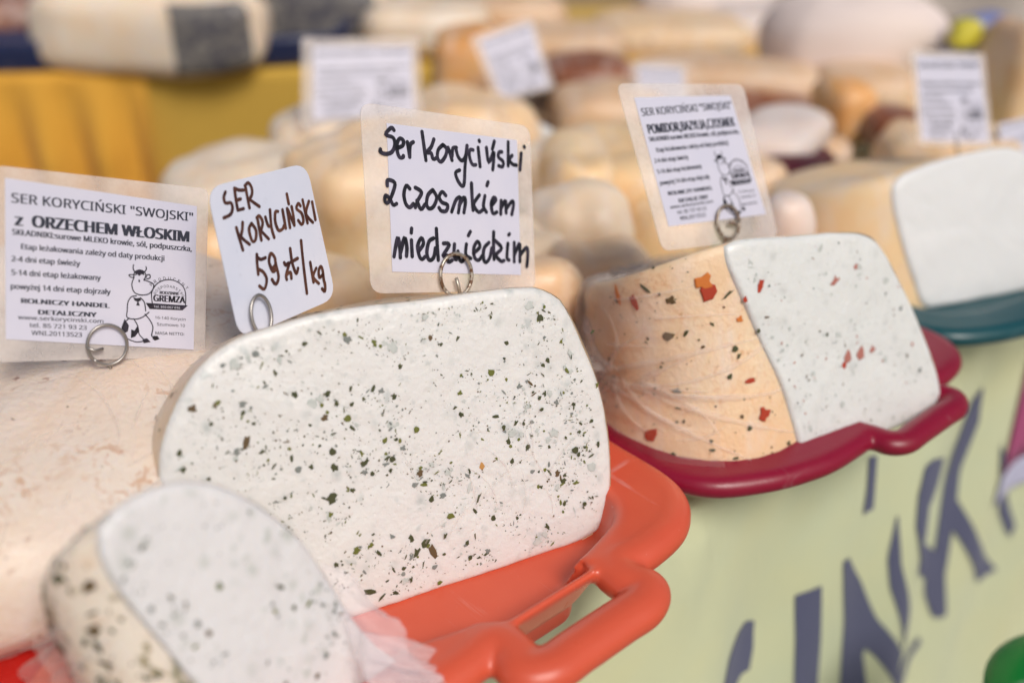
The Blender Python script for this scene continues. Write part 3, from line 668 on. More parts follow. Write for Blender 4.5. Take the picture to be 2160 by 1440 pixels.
k_, p_ = rind_hit(tom, 1300, 790)
tom.wrap(tr, M['film'], .006, 21, (k_, p_, .5, .022))
film_folds(tr, tom.rind, tom.rind_n, lambda r: (k_ + r.uniform(-.03, .03), p_ + r.uniform(-.10, .10)), 26, .1, .7, .0019, M['fold'], 71)
film_folds(tr, tom.rind, tom.rind_n, lambda r: (r.uniform(.12, .9), r.uniform(1.6, 2.9)), 46, .08, .3, .0011, M['fold'], 72, (-.5, .9))
fs_ = lambda H, w_: (lambda k, ph: H.at(H.u0 + (ph - 1.57) * w_, k * H.H, .0023))
film_folds(hr, fs_(herb, .07), lambda k, ph: herb.n, lambda r: (r.uniform(.12, .5), r.uniform(1.5, 2.6)), 12, .3, .8, .0006, M['fold'], 76, (1.0, 2.0), 3.0)  # thin pale creases on the cut face stand in for glints on the film
film_folds(fr, fro.rind, fro.rind_n, lambda r: (r.uniform(.2, .8), r.uniform(1.7, 2.9)), 40, .1, .5, .0018, M['fold'], 73, (-.6, .6))
film_sheet(tr, D(1345, 800, .565), D(1350, 700, .57), D(1235, 850, .585), D(1250, 640, .60), .006, M['film_pink'], 8)

# --- whole wheels
def wheel(name, loc, Rr, H, m, label, group, squash=.5, seed=0, lump=.004, cut=None, specksm=None, flat=.62):
    root = empty(name, loc, label, 'cheese', group)
    nk, nph = 40, 64
    def P(k, ph):
        t = k * math.pi; r = Rr * (math.sin(t) ** squash if 0 < k < 1 else 0) * (1 - .10 * max(0, math.cos(t)) ** 2)
        z = H / 2 * (1 - math.copysign(abs(math.cos(t)) ** flat, math.cos(t)))
        p = V((math.cos(ph) * r, math.sin(ph) * r, z)); q = p + loc
        d = p - V((0, 0, H / 2)); d.normalize()
        return q + d * lump * (nz(q, 14, seed) + .5 * nz(q, 36, seed))
    vs = [P(k / nk, 2 * math.pi * j / nph) for k in range(nk + 1) for j in range(nph)]
    fs = [(k * nph + j, k * nph + (j + 1) % nph, (k + 1) * nph + (j + 1) % nph, (k + 1) * nph + j) for k in range(nk) for j in range(nph)]
    mesh('rind', vs, fs, m, root)
    if specksm:
        r = random.Random(seed); a = Acc()
        for _ in range(160):
            k, ph = r.uniform(.15, .95), r.uniform(0, 6.28); p = P(k, ph); n_ = (P(k + .01, ph) - p).cross(P(k, ph + .01) - p).normalized()
            if n_.dot(p - loc - V((0, 0, H / 2))) < 0: n_ = -n_
            chip_add(a, r.randrange(9), p, n_, .0006 * 5 ** (r.random() ** 2), r.uniform(0, 6))
        tag(mesh('crumb_specks', a.v, a.f, specksm, root, False), kind='stuff')
    return root, P
def wrap_wheel(root, P, loc, m, amp, seed):
    nk, nph = 60, 150; vs = []
    for i in range(nk + 1):
        for j in range(nph):
            k, ph = .08 + .91 * i / nk, 2 * math.pi * j / nph; p = P(k, ph); n_ = (p - loc - V((0, 0, .05))).normalized()
            h = amp * (max(0, .28 - abs(nz((p.x * 14, p.y * 14, p.z * 30), 1, seed))) * 1.6 + .7 * max(0, .2 - abs(nz((p.x * 50, p.y * 30, p.z * 60), 1, seed))))
            vs.append(p + n_ * (.001 + h))
    mesh('cling_film', vs, [(i * nph + j, i * nph + (j + 1) % nph, (i + 1) * nph + (j + 1) % nph, (i + 1) * nph + j) for i in range(nk) for j in range(nph)], m, root)
wal, WP = wheel('walnut_cheese', V((-.285, .440, .0205)), .180, .096, M['rind_beige'], 'large beige walnut cheese wrapped in film at the left edge, printed card standing in it', 'whole cheeses on the stall', .62, 1, .009, None, M['herb_brown'], .78)

def wn(k, ph):
    a = WP(k + .01, ph) - WP(k - .01, ph); b = WP(k, ph + .01) - WP(k, ph - .01); n_ = a.cross(b).normalized()
    return n_ if n_.dot(WP(k, ph) - V((-.285, .44, .06))) > 0 else -n_
film_folds(wal, WP, wn, lambda r: (r.uniform(.25, .85), r.uniform(-2.6, -.3)), 120, .06, .35, .0008, M['fold'], 74, (-.2, 1.0), 2.0)

# ------------------------------------------------------------------ cards
FONT = {}
try:
    import os
    PRINT = bpy.data.fonts.load(os.path.join(bpy.utils.resource_path('LOCAL'), 'datafiles', 'fonts', 'NotoSansHebrew-Regular.woff2'))
except Exception: PRINT = None

def text_mesh(s, bold=0.0):
    k = (s, bold)
    if k in FONT: return FONT[k]
    cu = bpy.data.curves.new('t', 'FONT'); cu.body = s; cu.size = 1
    if PRINT: cu.font = PRINT
    cu.offset = bold; cu.resolution_u = 3
    o = bpy.data.objects.new('t', cu); sc.collection.objects.link(o)
    dg = bpy.context.evaluated_depsgraph_get(); me = o.evaluated_get(dg).to_mesh()
    vs = [v.co.copy() for v in me.vertices]; fs = [tuple(p.vertices) for p in me.polygons]
    o.evaluated_get(dg).to_mesh_clear(); bpy.data.objects.remove(o); bpy.data.curves.remove(cu)
    xs = [v.x for v in vs] or [0]; FONT[k] = (vs, fs, min(xs), max(xs)); return FONT[k]
CAP = .714
def put_text(acc, s, a, b, cap, bold=0.0):
    """flat letters from uv point a to b, cap height in v"""
    vs, fs, x0, x1 = text_mesh(s)
    dx, dy = (b[0] - a[0]) / (x1 - x0), (b[1] - a[1]) / (x1 - x0)
    for k in ((-1, 0, 1) if bold else (0,)):
        acc.add(([(a[0] + (v.x - x0 + k * bold) * dx, a[1] + (v.x - x0) * dy + v.y * cap * 1.15 / CAP, (k + 1) * 3e-6) for v in vs], fs))
def put_arc(acc, s, c, r, a0, a1, cap, wid, asp, bold=0.0):
    for i, ch in enumerate(s):
        an = R(a0 + (a1 - a0) * i / (len(s) - 1)); vs, fs, x0, x1 = text_mesh(ch)
        t = (math.sin(an), -math.cos(an)); nn = (math.cos(an), math.sin(an)); k = wid / max(.3, x1 - x0)
        acc.add(([((c[0] + nn[0] * (r + v.y * cap / CAP) + t[0] * (v.x - (x0 + x1) / 2) * k), (c[1] + (nn[1] * (r + v.y * cap / CAP) + t[1] * (v.x - (x0 + x1) / 2) * k) * asp), 0) for v in vs], fs))
def put_stroke(acc, pts, wd, asp=1.0, z=0.0, sm=4, ends=True, taper=1.0):
    """a pen line: flat ribbon with round ends in uv (asp = U length / V length)"""
    P = spline([(x, y / asp, 0) for x, y in pts], sm) if len(pts) > 2 else resample([(x, y / asp, 0) for x, y in pts], 6)
    vs, fs = [], []; L = len(P)
    for i, p in enumerate(P):
        t = (P[min(L - 1, i + 1)] - P[max(0, i - 1)])
        if t.length < 1e-9: t = V((1, 0, 0))
        t.normalize(); q = V((-t.y, t.x, 0)); h = wd / 2 * (1 + .12 * nz((p.x * 9, p.y * 9, len(pts)), 1.7))
        vs += [p + q * h, p - q * h]
    for i in range(L - 1): fs.append((2 * i, 2 * i + 1, 2 * i + 3, 2 * i + 2))
    for i, sgn in ((0, -1), (L - 1, 1)):
        p = P[i]; t = (P[1] - P[0] if i == 0 else P[-1] - P[-2]); t = t.normalized() * sgn if t.length > 1e-9 else V((1, 0, 0)) * sgn
        q = V((-t.y, t.x, 0)); o = len(vs)
        vs += [p + q * math.cos(x) * wd / 2 + t * math.sin(x) * wd / 2 for x in [math.pi * k / 6 for k in range(7)]]; fs.append(tuple(range(o, o + 7)))
    acc.add(([(v.x, v.y * asp, z) for v in vs], fs))
def put_poly(acc, pts, z=0.0):
    acc.add(([(x, y, z) for x, y in pts], [tuple(t) for t in tessellate_polygon([[V((x, y, 0)) for x, y in pts]])]))
class Card:
    """a card in the plane through point p with normal n; corners are read off the photo"""
    def __init__(s, quad, p, n):
        s.n = n if n.dot(EYE - p) > 0 else -n; s.p = p
        s.q = [onpl(x, y, p, s.n) for x, y in quad]        # TL TR BR BL of the printed area
        tl, tr_, br, bl = s.q; s.asp = ((tr_ - tl).length + (br - bl).length) / ((tl - bl).length + (tr_ - br).length)
        s.x = ((tr_ - tl) + (br - bl)).normalized(); s.y = s.n.cross(s.x)
    def uv(s, x, y):                                      # photo point -> uv on the printed area
        P = onpl(x, y, s.p, s.n); u = v = .5
        for _ in range(12):
            e = P - s.at(u, v); du = s.at(u + .01, v) - s.at(u, v); dv = s.at(u, v + .01) - s.at(u, v)
            a, b, c = du.dot(du), du.dot(dv), dv.dot(dv); d = a * c - b * b; r1, r2 = e.dot(du), e.dot(dv)
            u += .01 * (r1 * c - r2 * b) / d; v += .01 * (r2 * a - r1 * b) / d
        return u, v
    def at(s, u, v, o=0.0):
        tl, tr_, br, bl = s.q
        return tl * ((1 - u) * v) + tr_ * (u * v) + br * (u * (1 - v)) + bl * ((1 - u) * (1 - v)) + s.n * o
def rounded(corners, r, n=6):
    out = []; L = len(corners)
    for i in range(L):
        c, a, b = corners[i], corners[i - 1], corners[(i + 1) % L]
        p, q = c + (a - c).normalized() * r, c + (b - c).normalized() * r
        for k in range(n + 1):
            t = k / n; out.append(p * (1 - t) ** 2 + c * 2 * t * (1 - t) + q * t * t)
    return out
def slab(name, out, nrm, thick, m, root, lift=0.0):
    L = len(out); vs = [p + nrm * lift for p in out] + [p + nrm * (lift - thick) for p in out]
    return mesh(name, vs, [tuple(range(L)), tuple(range(2 * L - 1, L - 1, -1))] + [(i, (i + 1) % L, L + (i + 1) % L, L + i) for i in range(L)], m, root, False)
def card_obj(card, name, label, group, lam=None, lam_m=None, lam_r=.004, paper_m=None):
    root = empty(name, card.at(.5, 0), label, 'price card', group)
    if lam: slab('laminate_sheet', rounded([onpl(x, y, card.p, card.n) for x, y in lam], lam_r), card.n, .0005, lam_m, root)
    if paper_m: slab('paper', [card.at(0, 1), card.at(1, 1), card.at(1, 0), card.at(0, 0)], card.n, .0002, paper_m, root, .0003)
    return root
def ink(card, acc, m, root, name='lettering', lift=.00045):
    if acc.v: return mesh(name, [card.at(v.x, v.y, lift + v.z) for v in acc.v], acc.f, m, root, False)
def plane_n(u, v): return V(u).cross(V(v)).normalized()
def ring_pin(card, cx, cy, rx, ry, tail, m, label, stem, wire=.0009, lift=.002, tiltx=0):
    p0 = card.p + card.n * lift
    pts = []
    for k in range(0, 41):
        a = R(115 + 360 * 1.05 * k / 40) if tail else R(90 + 360 * k / 40)
        x, y = rx * math.cos(a), ry * math.sin(a)
        x, y = x * math.cos(tiltx) - y * math.sin(tiltx), x * math.sin(tiltx) + y * math.cos(tiltx)
        pts.append(onpl(cx + x, cy + y, p0 + card.n * (.0006 * k / 40), card.n))
    root = empty('card_pin', onpl(stem[0], stem[1], p0, card.n), label, 'wire pin', 'wire pins holding the cards')
    acc = Acc().add(tube(pts, wire, 10, False, 1, card.n)); mesh('ring', acc.v, acc.f, m, root)
    b = onpl(stem[0], stem[1], p0, card.n)
    mesh('prong', *tube([onpl(cx, cy + ry, p0, card.n), b, b - V((0, 0, .02))], wire, 10, False, 1, (0, 1, 0)), m, root)
    if tail: mesh('wire_end', *tube([onpl(x, y, p0 + card.n * .001, card.n) for x, y in tail], wire, 10, False, 1, card.n), m, root)
    return root

# printed walnut card ------------------------------------------------
cw = Card([(10, 375), (415, 435), (408, 737), (12, 715)], dep(226, 745, .464), plane_n((.7767, .5258, -.3468), (.0714, .3288, .9417)))
Z1 = lambda x, y: cw.uv(x / 3, 330 + y / 3)
ZF = lambda x, y: cw.uv(240 + x / 7.2, 540 + y / 7.2)
def vh(px): return px / 3 / 318
LAYOUT = [('SER KORYCIŃSKI "SWOJSKI"', (72, 290), (1218, 410), 60, .018), ('@', (97, 435), (1190, 540), 74, .055), ('SKŁADNIKI:surowe MLEKO krowie, sól, podpuszczka,', (77, 493), (1210, 600), 36, .035),
 ('Etap leżakowania zależy od daty produkcji', (133, 585), (1037, 660), 35, .03), ('2-4 dni etap świeży', (72, 662), (505, 693), 35, .03), ('5-14 dni etap leżakowany', (72, 748), (635, 783), 35, .03),
 ('powyżej 14 dni etap dojrzały', (68, 836), (697, 872), 35, .03), ('ROLNICZY HANDEL', (135, 925), (690, 957), 30, .05), ('DETALICZNY', (243, 997), (608, 1014), 30, .05),
 ('www.serkorycinski.com', (113, 1028), (652, 1053), 26, .012), ('tel. 85 721 93 23', (185, 1078), (547, 1095), 28, .012), ('WNI.20113523', (198, 1128), (517, 1141), 30, .012)]
LAYOUT = [(s, Z1(*a), Z1(*b), vh(c), bd) for s, a, b, c, bd in LAYOUT]
def emblem(asp):
    a = Acc(); wh = Acc(); F = ZF; k = 1 / 7.2 / 400
    put_text(a, 'GREMZA', F(600, 680), F(1075, 712), 108 / 7.2 / 318, .05)
    put_text(a, 'RODZINNE', F(695, 572), F(985, 590), 48 / 7.2 / 318, .05)
    c = F(830, 700); sx = 400 * 7.2
    put_arc(a, 'PRODUCENT', c, 370 / sx, 137, 42, 62 / sx, 40 / sx, asp, .0)
    put_arc(a, 'GOSPODARSTWO', c, 245 / sx, 150, 28, 52 / sx, 34 / sx, asp, .012)
    put_stroke(a, [F(580, 710), F(570, 560), F(640, 430), F(760, 365), F(900, 365), F(1030, 440), F(1085, 560), F(1085, 740)], .0055, asp)
    put_poly(a, [F(480, 708), F(1120, 748), F(1040, 820), F(540, 800)])
    put_text(wh, 'Tel. 503 057 016', F(600, 778), F(1000, 800), 36 / 7.2 / 318, .012)
    put_text(a, '16-140 Korycin', F(622, 948), F(1085, 980), 46 / 7.2 / 318); put_text(a, 'Szumowo 10', F(650, 1052), F(1075, 1075), 50 / 7.2 / 318)
    put_text(a, 'MASA NETTO:', F(628, 1185), F(1065, 1203), 48 / 7.2 / 318, .006)
    # a plain line drawing of a cow
    ln = lambda *p, w=.006: put_stroke(a, [F(*q) for q in p], w, asp)
    ln((300, 330), (270, 420), (290, 520), (340, 570), (430, 590), (530, 570), (590, 500), (600, 430), (540, 390), (470, 360), (480, 300))
    ln((300, 330), (310, 250), (380, 210), (460, 240), (490, 320)); ln((320, 250), (290, 190), (295, 130)); ln((460, 240), (490, 200), (485, 160))
    ln((310, 280), (250, 280), (225, 290), (260, 320), (305, 320)); ln((490, 290), (540, 280), (545, 330), (495, 345))
    ln((340, 600), (260, 620), (210, 700), (200, 820), (200, 930), (330, 955), (440, 920), (530, 850)); ln((230, 940), (160, 1010), (120, 1130), (190, 1240), (330, 1300), (440, 1290))
    ln((470, 880), (550, 980), (590, 1080), (570, 1200), (600, 1230)); ln((300, 950), (360, 1060), (380, 1180), (440, 1250)); ln((400, 630), (460, 700), (480, 830))
    for q in ([(320, 300), (330, 230), (390, 200), (450, 230), (460, 290), (420, 270), (380, 300), (350, 270)], [(160, 950), (225, 1050), (210, 1140), (150, 1170), (112, 1080)], [(350, 1065), (385, 1130), (320, 1220), (255, 1240), (260, 1110), (310, 1130)], [(430, 1260), (500, 1245), (555, 1300), (450, 1320)], [(600, 1210), (660, 1210), (690, 1255), (620, 1280), (580, 1250)], [(290, 620), (340, 640), (400, 630), (410, 670), (370, 690), (390, 750), (335, 745), (355, 690), (310, 670)], [(370, 350), (392, 360), (392, 395), (372, 390)], [(445, 340), (468, 345), (468, 375), (448, 372)]):
        put_poly(a, [F(*p) for p in q], .00002)
    return a, wh
def label_print(card, root, head):
    a = Acc()
    for s, p, q, c, bd in LAYOUT:
        if s == '@':
            if not head: continue
            s = head
        put_text(a, s, p, q, c, bd)
    ink(card, a, M['print'], root)
    e, wh = emblem(1 / card.asp * 0 + card.asp); ink(card, e, M['ink'], root, 'emblem', .00047); ink(card, wh, M['paper'], root, 'emblem_number', .00060)
CG = 'cards standing in the cheeses'
r_ = card_obj(cw, 'price_card', 'laminated printed card of walnut cheese, SER KORYCIŃSKI z ORZECHEM WŁOSKIM, far left', CG, [(-12, 348), (440, 398), (432, 752), (-12, 764)], M['laminate'], .004, M['paper'])
label_print(cw, r_, 'z  ORZECHEM WŁOSKIM')
ring_pin(cw, 226, 727, 42, 42, [(184, 733), (200, 740), (218, 735)], M['wire'], 'clean steel wire ring pin in front of the walnut card', (232, 770), .00078)
# handwritten garlic card --------------------------------------------
ch = Card([(815, 260), (1090, 296), (1098, 580), (827, 573)], dep(963, 610, .505), plane_n((.7904, .5503, -.2693), (-.0289, .398, .9169)))
r_ = card_obj(ch, 'price_card', 'laminated card handwritten in black marker, Ser koryciński z czosnkiem niedzwiedzim', CG, [(759, 215), (1118, 266), (1130, 612), (783, 619)], M['laminate'], .007, M['paper'])
A6 = lambda *p: [ch.uv(780 + x / 6, 250 + y / 6) for x, y in p]
B6 = lambda *p: [ch.uv(780 + x / 6, 430 + y / 6) for x, y in p]
ST = [A6((300, 150), (265, 120), (195, 205), (290, 245), (312, 340), (270, 430), (190, 450), (130, 425), (130, 392)), A6((345, 375), (410, 345), (420, 285), (375, 255), (340, 320), (345, 430), (375, 495), (415, 492), (420, 475)), A6((470, 300), (485, 390), (500, 490)), A6((500, 470), (505, 340), (545, 300)),
 A6((655, 170), (680, 350), (705, 530)), A6((805, 265), (770, 365), (715, 430), (770, 440), (795, 515), (840, 500)), A6((920, 335), (860, 400), (852, 500), (895, 550), (950, 480), (968, 390), (920, 335)), A6((985, 370), (1010, 440), (1035, 530)), A6((1035, 480), (1045, 380), (1090, 370)),
 A6((1085, 390), (1110, 480), (1160, 535), (1205, 480), (1225, 345)), A6((1225, 345), (1200, 600), (1190, 810), (1165, 858), (1110, 790), (1080, 690), (1130, 655)), A6((1300, 400), (1262, 400), (1255, 480), (1290, 580), (1335, 588)), A6((1365, 370), (1390, 610)), A6((1378, 280), (1382, 292)),
 A6((1470, 370), (1500, 560), (1560, 420), (1562, 520), (1550, 650)), A6((1570, 290), (1545, 390)), A6((1665, 425), (1630, 430), (1622, 490), (1680, 545), (1675, 612), (1625, 600)), A6((1745, 300), (1745, 600)), A6((1795, 470), (1760, 520), (1800, 580), (1850, 592)), A6((1910, 440), (1895, 650)), A6((1948, 356), (1952, 366)),
 A6((215, 850), (220, 780), (310, 815), (285, 940), (225, 1065), (185, 1045), (195, 975), (250, 1020), (290, 1095), (332, 1080)), A6((500, 890), (455, 850), (425, 960), (450, 1080), (500, 1125), (545, 1080)), A6((570, 875), (648, 935), (600, 1040), (570, 1125)), A6((590, 1040), (640, 1150), (690, 1090)), A6((790, 905), (730, 970), (712, 1080), (742, 1140), (800, 1115), (840, 1000), (790, 905)),
 A6((955, 975), (910, 928), (872, 990), (905, 1060), (978, 1095), (960, 1170), (900, 1170), (870, 1130)), A6((1030, 1180), (1085, 1030), (1140, 1000), (1130, 1090), (1115, 1190)), A6((1125, 1100), (1185, 1000), (1203, 1060), (1185, 1190)), A6((1280, 820), (1288, 1000), (1300, 1160)), A6((1380, 970), (1310, 1085), (1370, 1185), (1430, 1150)), A6((1450, 980), (1432, 1110), (1470, 1185)), A6((1490, 805), (1475, 850)),
 A6((1540, 1095), (1590, 1030), (1560, 1000), (1530, 1080), (1550, 1200), (1600, 1185)), A6((1655, 1040), (1650, 1210)), A6((1650, 1150), (1705, 1040), (1715, 1100), (1718, 1195)), A6((1722, 1140), (1795, 1045), (1812, 1090), (1790, 1215)),
 B6((300, 665), (345, 425), (372, 540), (380, 680)), B6((385, 610), (432, 425), (462, 540), (458, 660)), B6((520, 460), (530, 665)), B6((522, 312), (518, 365)), B6((610, 600), (672, 505), (645, 430), (600, 530), (620, 660), (655, 700), (690, 670)), B6((800, 435), (740, 480), (715, 620), (745, 710), (800, 680), (822, 560)), B6((835, 315), (845, 500), (860, 710)),
 B6((925, 500), (1000, 515), (915, 660), (970, 650), (985, 735), (1035, 715)), B6((1065, 510), (1058, 640), (1085, 710), (1108, 600)), B6((1108, 600), (1120, 690), (1165, 730), (1205, 640)), B6((1215, 510), (1208, 640), (1270, 690)), B6((1265, 352), (1240, 400)), B6((1305, 625), (1385, 545), (1355, 475), (1308, 560), (1320, 680), (1370, 712), (1410, 660)), B6((1500, 490), (1440, 560), (1430, 680), (1460, 740), (1510, 680), (1535, 560)), B6((1560, 355), (1558, 520), (1565, 700)),
 B6((1580, 465), (1660, 560), (1590, 645), (1650, 722), (1690, 718)), B6((1740, 500), (1728, 680), (1755, 710)), B6((1760, 380), (1750, 392)), B6((1820, 490), (1820, 730)), B6((1822, 650), (1885, 500), (1892, 600), (1892, 730)), B6((1895, 650), (1975, 550), (1992, 640), (1980, 790))]
a = Acc()
for i, s in enumerate(ST): put_stroke(a, s, 8.3 / 330, ch.asp, i * .000004)
ink(ch, a, M['ink'], r_, 'handwriting')
ring_pin(ch, 962, 580, 33, 45, [(962, 586), (967, 604), (972, 628)], M['wire_rust'], 'rusty wire ring pin in front of the black handwritten card', (950, 625), .00095, .0022)
# handwritten price --------------------------------------------------
cp = Card([(436, 395), (645, 345), (708, 630), (505, 715)], dep(551, 690, .458), plane_n((.60, .76, -.10), (-.12, .45, .86)))
r_ = card_obj(cp, 'price_card', 'white plastic tag handwritten in brown marker, SER KORYCIŃSKI 59 zł/kg', CG, [(436, 396), (646, 343), (709, 628), (506, 716)], M['plate_white'], .009)
C7 = lambda *p: [cp.uv(430 + x / 7.2, 340 + y / 7.2) for x, y in p]
D7 = lambda *p: [cp.uv(430 + x / 7.2, 520 + y / 7.2) for x, y in p]
ST = [C7((325, 470), (300, 550), (325, 635), (410, 635), (432, 720), (400, 810), (300, 862)), C7((462, 420), (485, 590), (512, 745)), C7((512, 745), (600, 722)), C7((462, 412), (530, 440), (600, 440)), C7((495, 595), (555, 575)), C7((630, 400), (660, 560), (690, 710)), C7((620, 375), (670, 330), (720, 400), (728, 500), (685, 585)), C7((700, 590), (840, 690)),
 C7((490, 1010), (530, 1150), (590, 1350)), C7((585, 930), (580, 1040), (556, 1140)), C7((556, 1140), (600, 1190), (690, 1262)), C7((720, 945), (682, 1040), (730, 1212), (782, 1190), (788, 1050), (720, 945)), C7((812, 880), (840, 1040), (870, 1200)), C7((800, 860), (840, 832), (890, 930), (862, 1060)), C7((870, 1065), (980, 1180)), C7((930, 850), (975, 985), (1015, 975)), C7((1000, 740), (1012, 900), (1025, 1020), (1065, 1160)),
 C7((1120, 765), (1082, 775), (1080, 920), (1130, 1050), (1190, 1030), (1212, 980)), C7((1190, 740), (1240, 1020)), C7((1260, 720), (1305, 1010)), C7((1270, 735), (1370, 975)), C7((1370, 975), (1355, 830), (1328, 690)), C7((1255, 500), (1285, 650)), C7((1462, 680), (1430, 642), (1402, 720), (1478, 790), (1508, 900), (1480, 962), (1430, 900)), C7((1495, 590), (1530, 760), (1570, 940)), C7((1590, 610), (1548, 800), (1650, 930)), C7((1640, 620), (1690, 890)),
 D7((800, 120), (805, 260), (822, 420)), D7((808, 165), (860, 195), (930, 170)), D7((825, 345), (900, 390), (950, 500), (915, 645), (840, 600)), D7((1085, 275), (1030, 330), (985, 230), (1010, 105), (1070, 165), (1090, 280), (1130, 450), (1105, 555), (1070, 560), (1030, 500)), D7((1000, 290), (1045, 380), (1090, 345)), D7((1215, 245), (1240, 282), (1290, 255), (1245, 430), (1255, 500)), D7((1250, 430), (1310, 390), (1325, 485)), D7((1305, 30), (1330, 210), (1362, 330), (1402, 412), (1425, 330)), D7((1310, 240), (1420, 180)),
 D7((1470, -90), (1510, 300), (1560, 710)), D7((1610, 240), (1640, 420), (1660, 540)), D7((1700, 330), (1655, 460), (1740, 560)), D7((1795, 430), (1750, 470), (1738, 370), (1770, 302), (1800, 370), (1815, 500), (1835, 580), (1832, 680), (1790, 640))]
a = Acc()
for i, s in enumerate(ST): put_stroke(a, s, 6.9 / 255, cp.asp, i * .000004)
ink(cp, a, M['ink_brown'], r_, 'handwriting', .0002)
ring_pin(cp, 551, 664, 21, 42, None, M['wire'], 'thin grey wire ring pin in front of the brown handwritten price tag', (556, 704), .00085, .003, R(-8))
# printed tomato card ------------------------------------------------
ct = Card([(1337, 206), (1540, 202), (1615, 452), (1410, 478)], dep(1536, 505, .575), plane_n((.82, .56, -.13), (-.25, .35, .88)))
r_ = card_obj(ct, 'price_card', 'laminated printed card of tomato cheese, POMIDOR,BAZYLIA,CZOSNEK, tilted above red flecked half', CG, [(1300, 176), (1568, 178), (1642, 500), (1398, 530)], M['laminate'], .006, M['paper'])
label_print(ct, r_, 'POMIDOR,BAZYLIA,CZOSNEK')
ring_pin(ct, 1536, 468, 23, 35, [(1538, 470), (1552, 472), (1558, 466)], M['wire_rust'], 'rusty wire ring pin in front of the tomato card', (1530, 505), .0010, .0022, R(-6))
# blurred cards further back -----------------------------------------
for quad, t, lam, u_, v_, lb in (
  ([(660, 98), (868, 98), (874, 238), (660, 252)], .95, [(636, 80), (884, 78), (892, 256), (636, 275)], (.95, .30, 0), (0, .35, .93), 'blurred laminated card in front of the olive cloth, left of the tilted one'),
  ([(1010, 85), (1118, 50), (1158, 182), (1058, 206)], 1.10, [(990, 78), (1122, 36), (1172, 186), (1048, 214)], (.85, .5, .1), (-.2, .35, .9), 'blurred tilted laminated card above the garlic card'),
  ([(1345, 140), (1440, 145), (1448, 260), (1350, 262)], 1.15, [(1332, 128), (1450, 132), (1460, 275), (1340, 275)], (.9, .3, 0), (0, .3, .9), 'blurred card peeking over the top of the tomato card'),
  ([(1932, 118), (2066, 124), (2086, 300), (1945, 296)], .82, [(1920, 103), (2078, 112), (2096, 312), (1936, 306)], (.92, .35, -.05), (.0, .35, .9), 'blurred printed card standing on the plain white cheese'),
  ([(2106, 262), (2200, 240), (2210, 350), (2120, 380)], .95, None, (.9, .4, 0), (-.1, .4, .9), 'lilac card cut by the right edge of the picture')):
    c = Card(quad, dep(*quad[3], t), plane_n(u_, v_))
    r_ = card_obj(c, 'price_card', lb, 'blurred cards further back', lam, M['laminate'], .005, M['paper'])
    label_print(c, r_, None)
    b = c.at(.5, -.12, .001); mesh('pin', *tube([c.at(.5, .1, .001), b, b - V((0, 0, .05))], .001, 8, False, 1, (0, 1, 0)), M['wire'], r_)

# ------------------------------------------------------------------ cheeses behind
BK = 'wrapped cheeses behind the front row'
def put_wheel(x, ytop, t, wpx, H, m, label, name='wrapped_cheese', sq=.5, seed=1, lump=.011, z=None):
    """wheel whose top shows at (x, ytop) at depth t, wpx wide"""
    p = dep(x, ytop, t); Rr = wpx / 2 / FPX * t
    hz = p.z if H is None else H
    zz = max(.002, p.z - hz) if z is None else z
    return wheel(name, V((p.x, p.y, zz)), Rr, p.z - zz, m, label, BK, sq, seed, lump)
def half_bg(A, B, tilt, out, mc, mr, label, depth=1.2, z=.01):
    h = Half(A, B, R(tilt), out, depth=depth, lump=.003); r = empty('half_cheese', h.org, label, 'cheese', BK); h.build(r, mc, mr); return h
put_wheel(520, 330, .90, 380, None, M['rind_pale'], 'pale cream cheese against the golden cloth behind the price tag', seed=3, sq=.6)
put_wheel(770, 275, .80, 380, None, M['rind_speck'], 'brown speckled golden cheese half hidden by the garlic card', seed=4)
put_wheel(640, 545, .64, 330, .09, M['rind_speck'], 'orange beige cheese right behind the herb cheese', seed=5, z=.014)
half_bg(dep(1010, 440, .98), dep(1240, 420, 1.08), 12, [(1120, 440), (1200, 432), (1240, 380), (1235, 290), (1190, 232), (1120, 215), (1090, 240), (1085, 320), (1095, 410)], M['cut_plain'], M['rind_speck'], 'white cut half with speckled rind right of the garlic card', 2.8)
put_wheel(990, 200, 1.0, 300, None, M['rind_speck'], 'golden speckled cheese showing above the garlic card', seed=6)
put_wheel(1215, 400, .74, 230, None, M['rind_pale'], 'small white film wrapped cheese right of the garlic card', seed=7, sq=.6)
put_wheel(1320, 285, .88, 360, None, M['rind_gold'], 'yellowish cheese left of the tomato card', seed=8)
put_wheel(1260, 500, .70, 250, None, M['rind_orange'], 'film wrapped pale cheese squeezed behind the tomato cheese', seed=9)
put_wheel(1120, 470, .72, 200, None, M['rind_pale'], 'cream cheese behind the right side of the garlic card', seed=10)
put_wheel(1420, 420, .80, 200, None, M['rind_gold'], 'golden cheese hidden behind the tomato card', seed=11)
put_wheel(1660, 425, .72, 120, None, M['pinkham'], 'small white cheese between the tomato card and the plain white cheese', seed=12)
put_wheel(880, 560, .66, 220, .09, M['rind_speck'], 'orange cheese below the garlic card', seed=13, z=.014)
put_wheel(330, 620, .66, 300, .1, M['rind_pale'], 'pale cheese behind the walnut card', seed=14, z=.014)

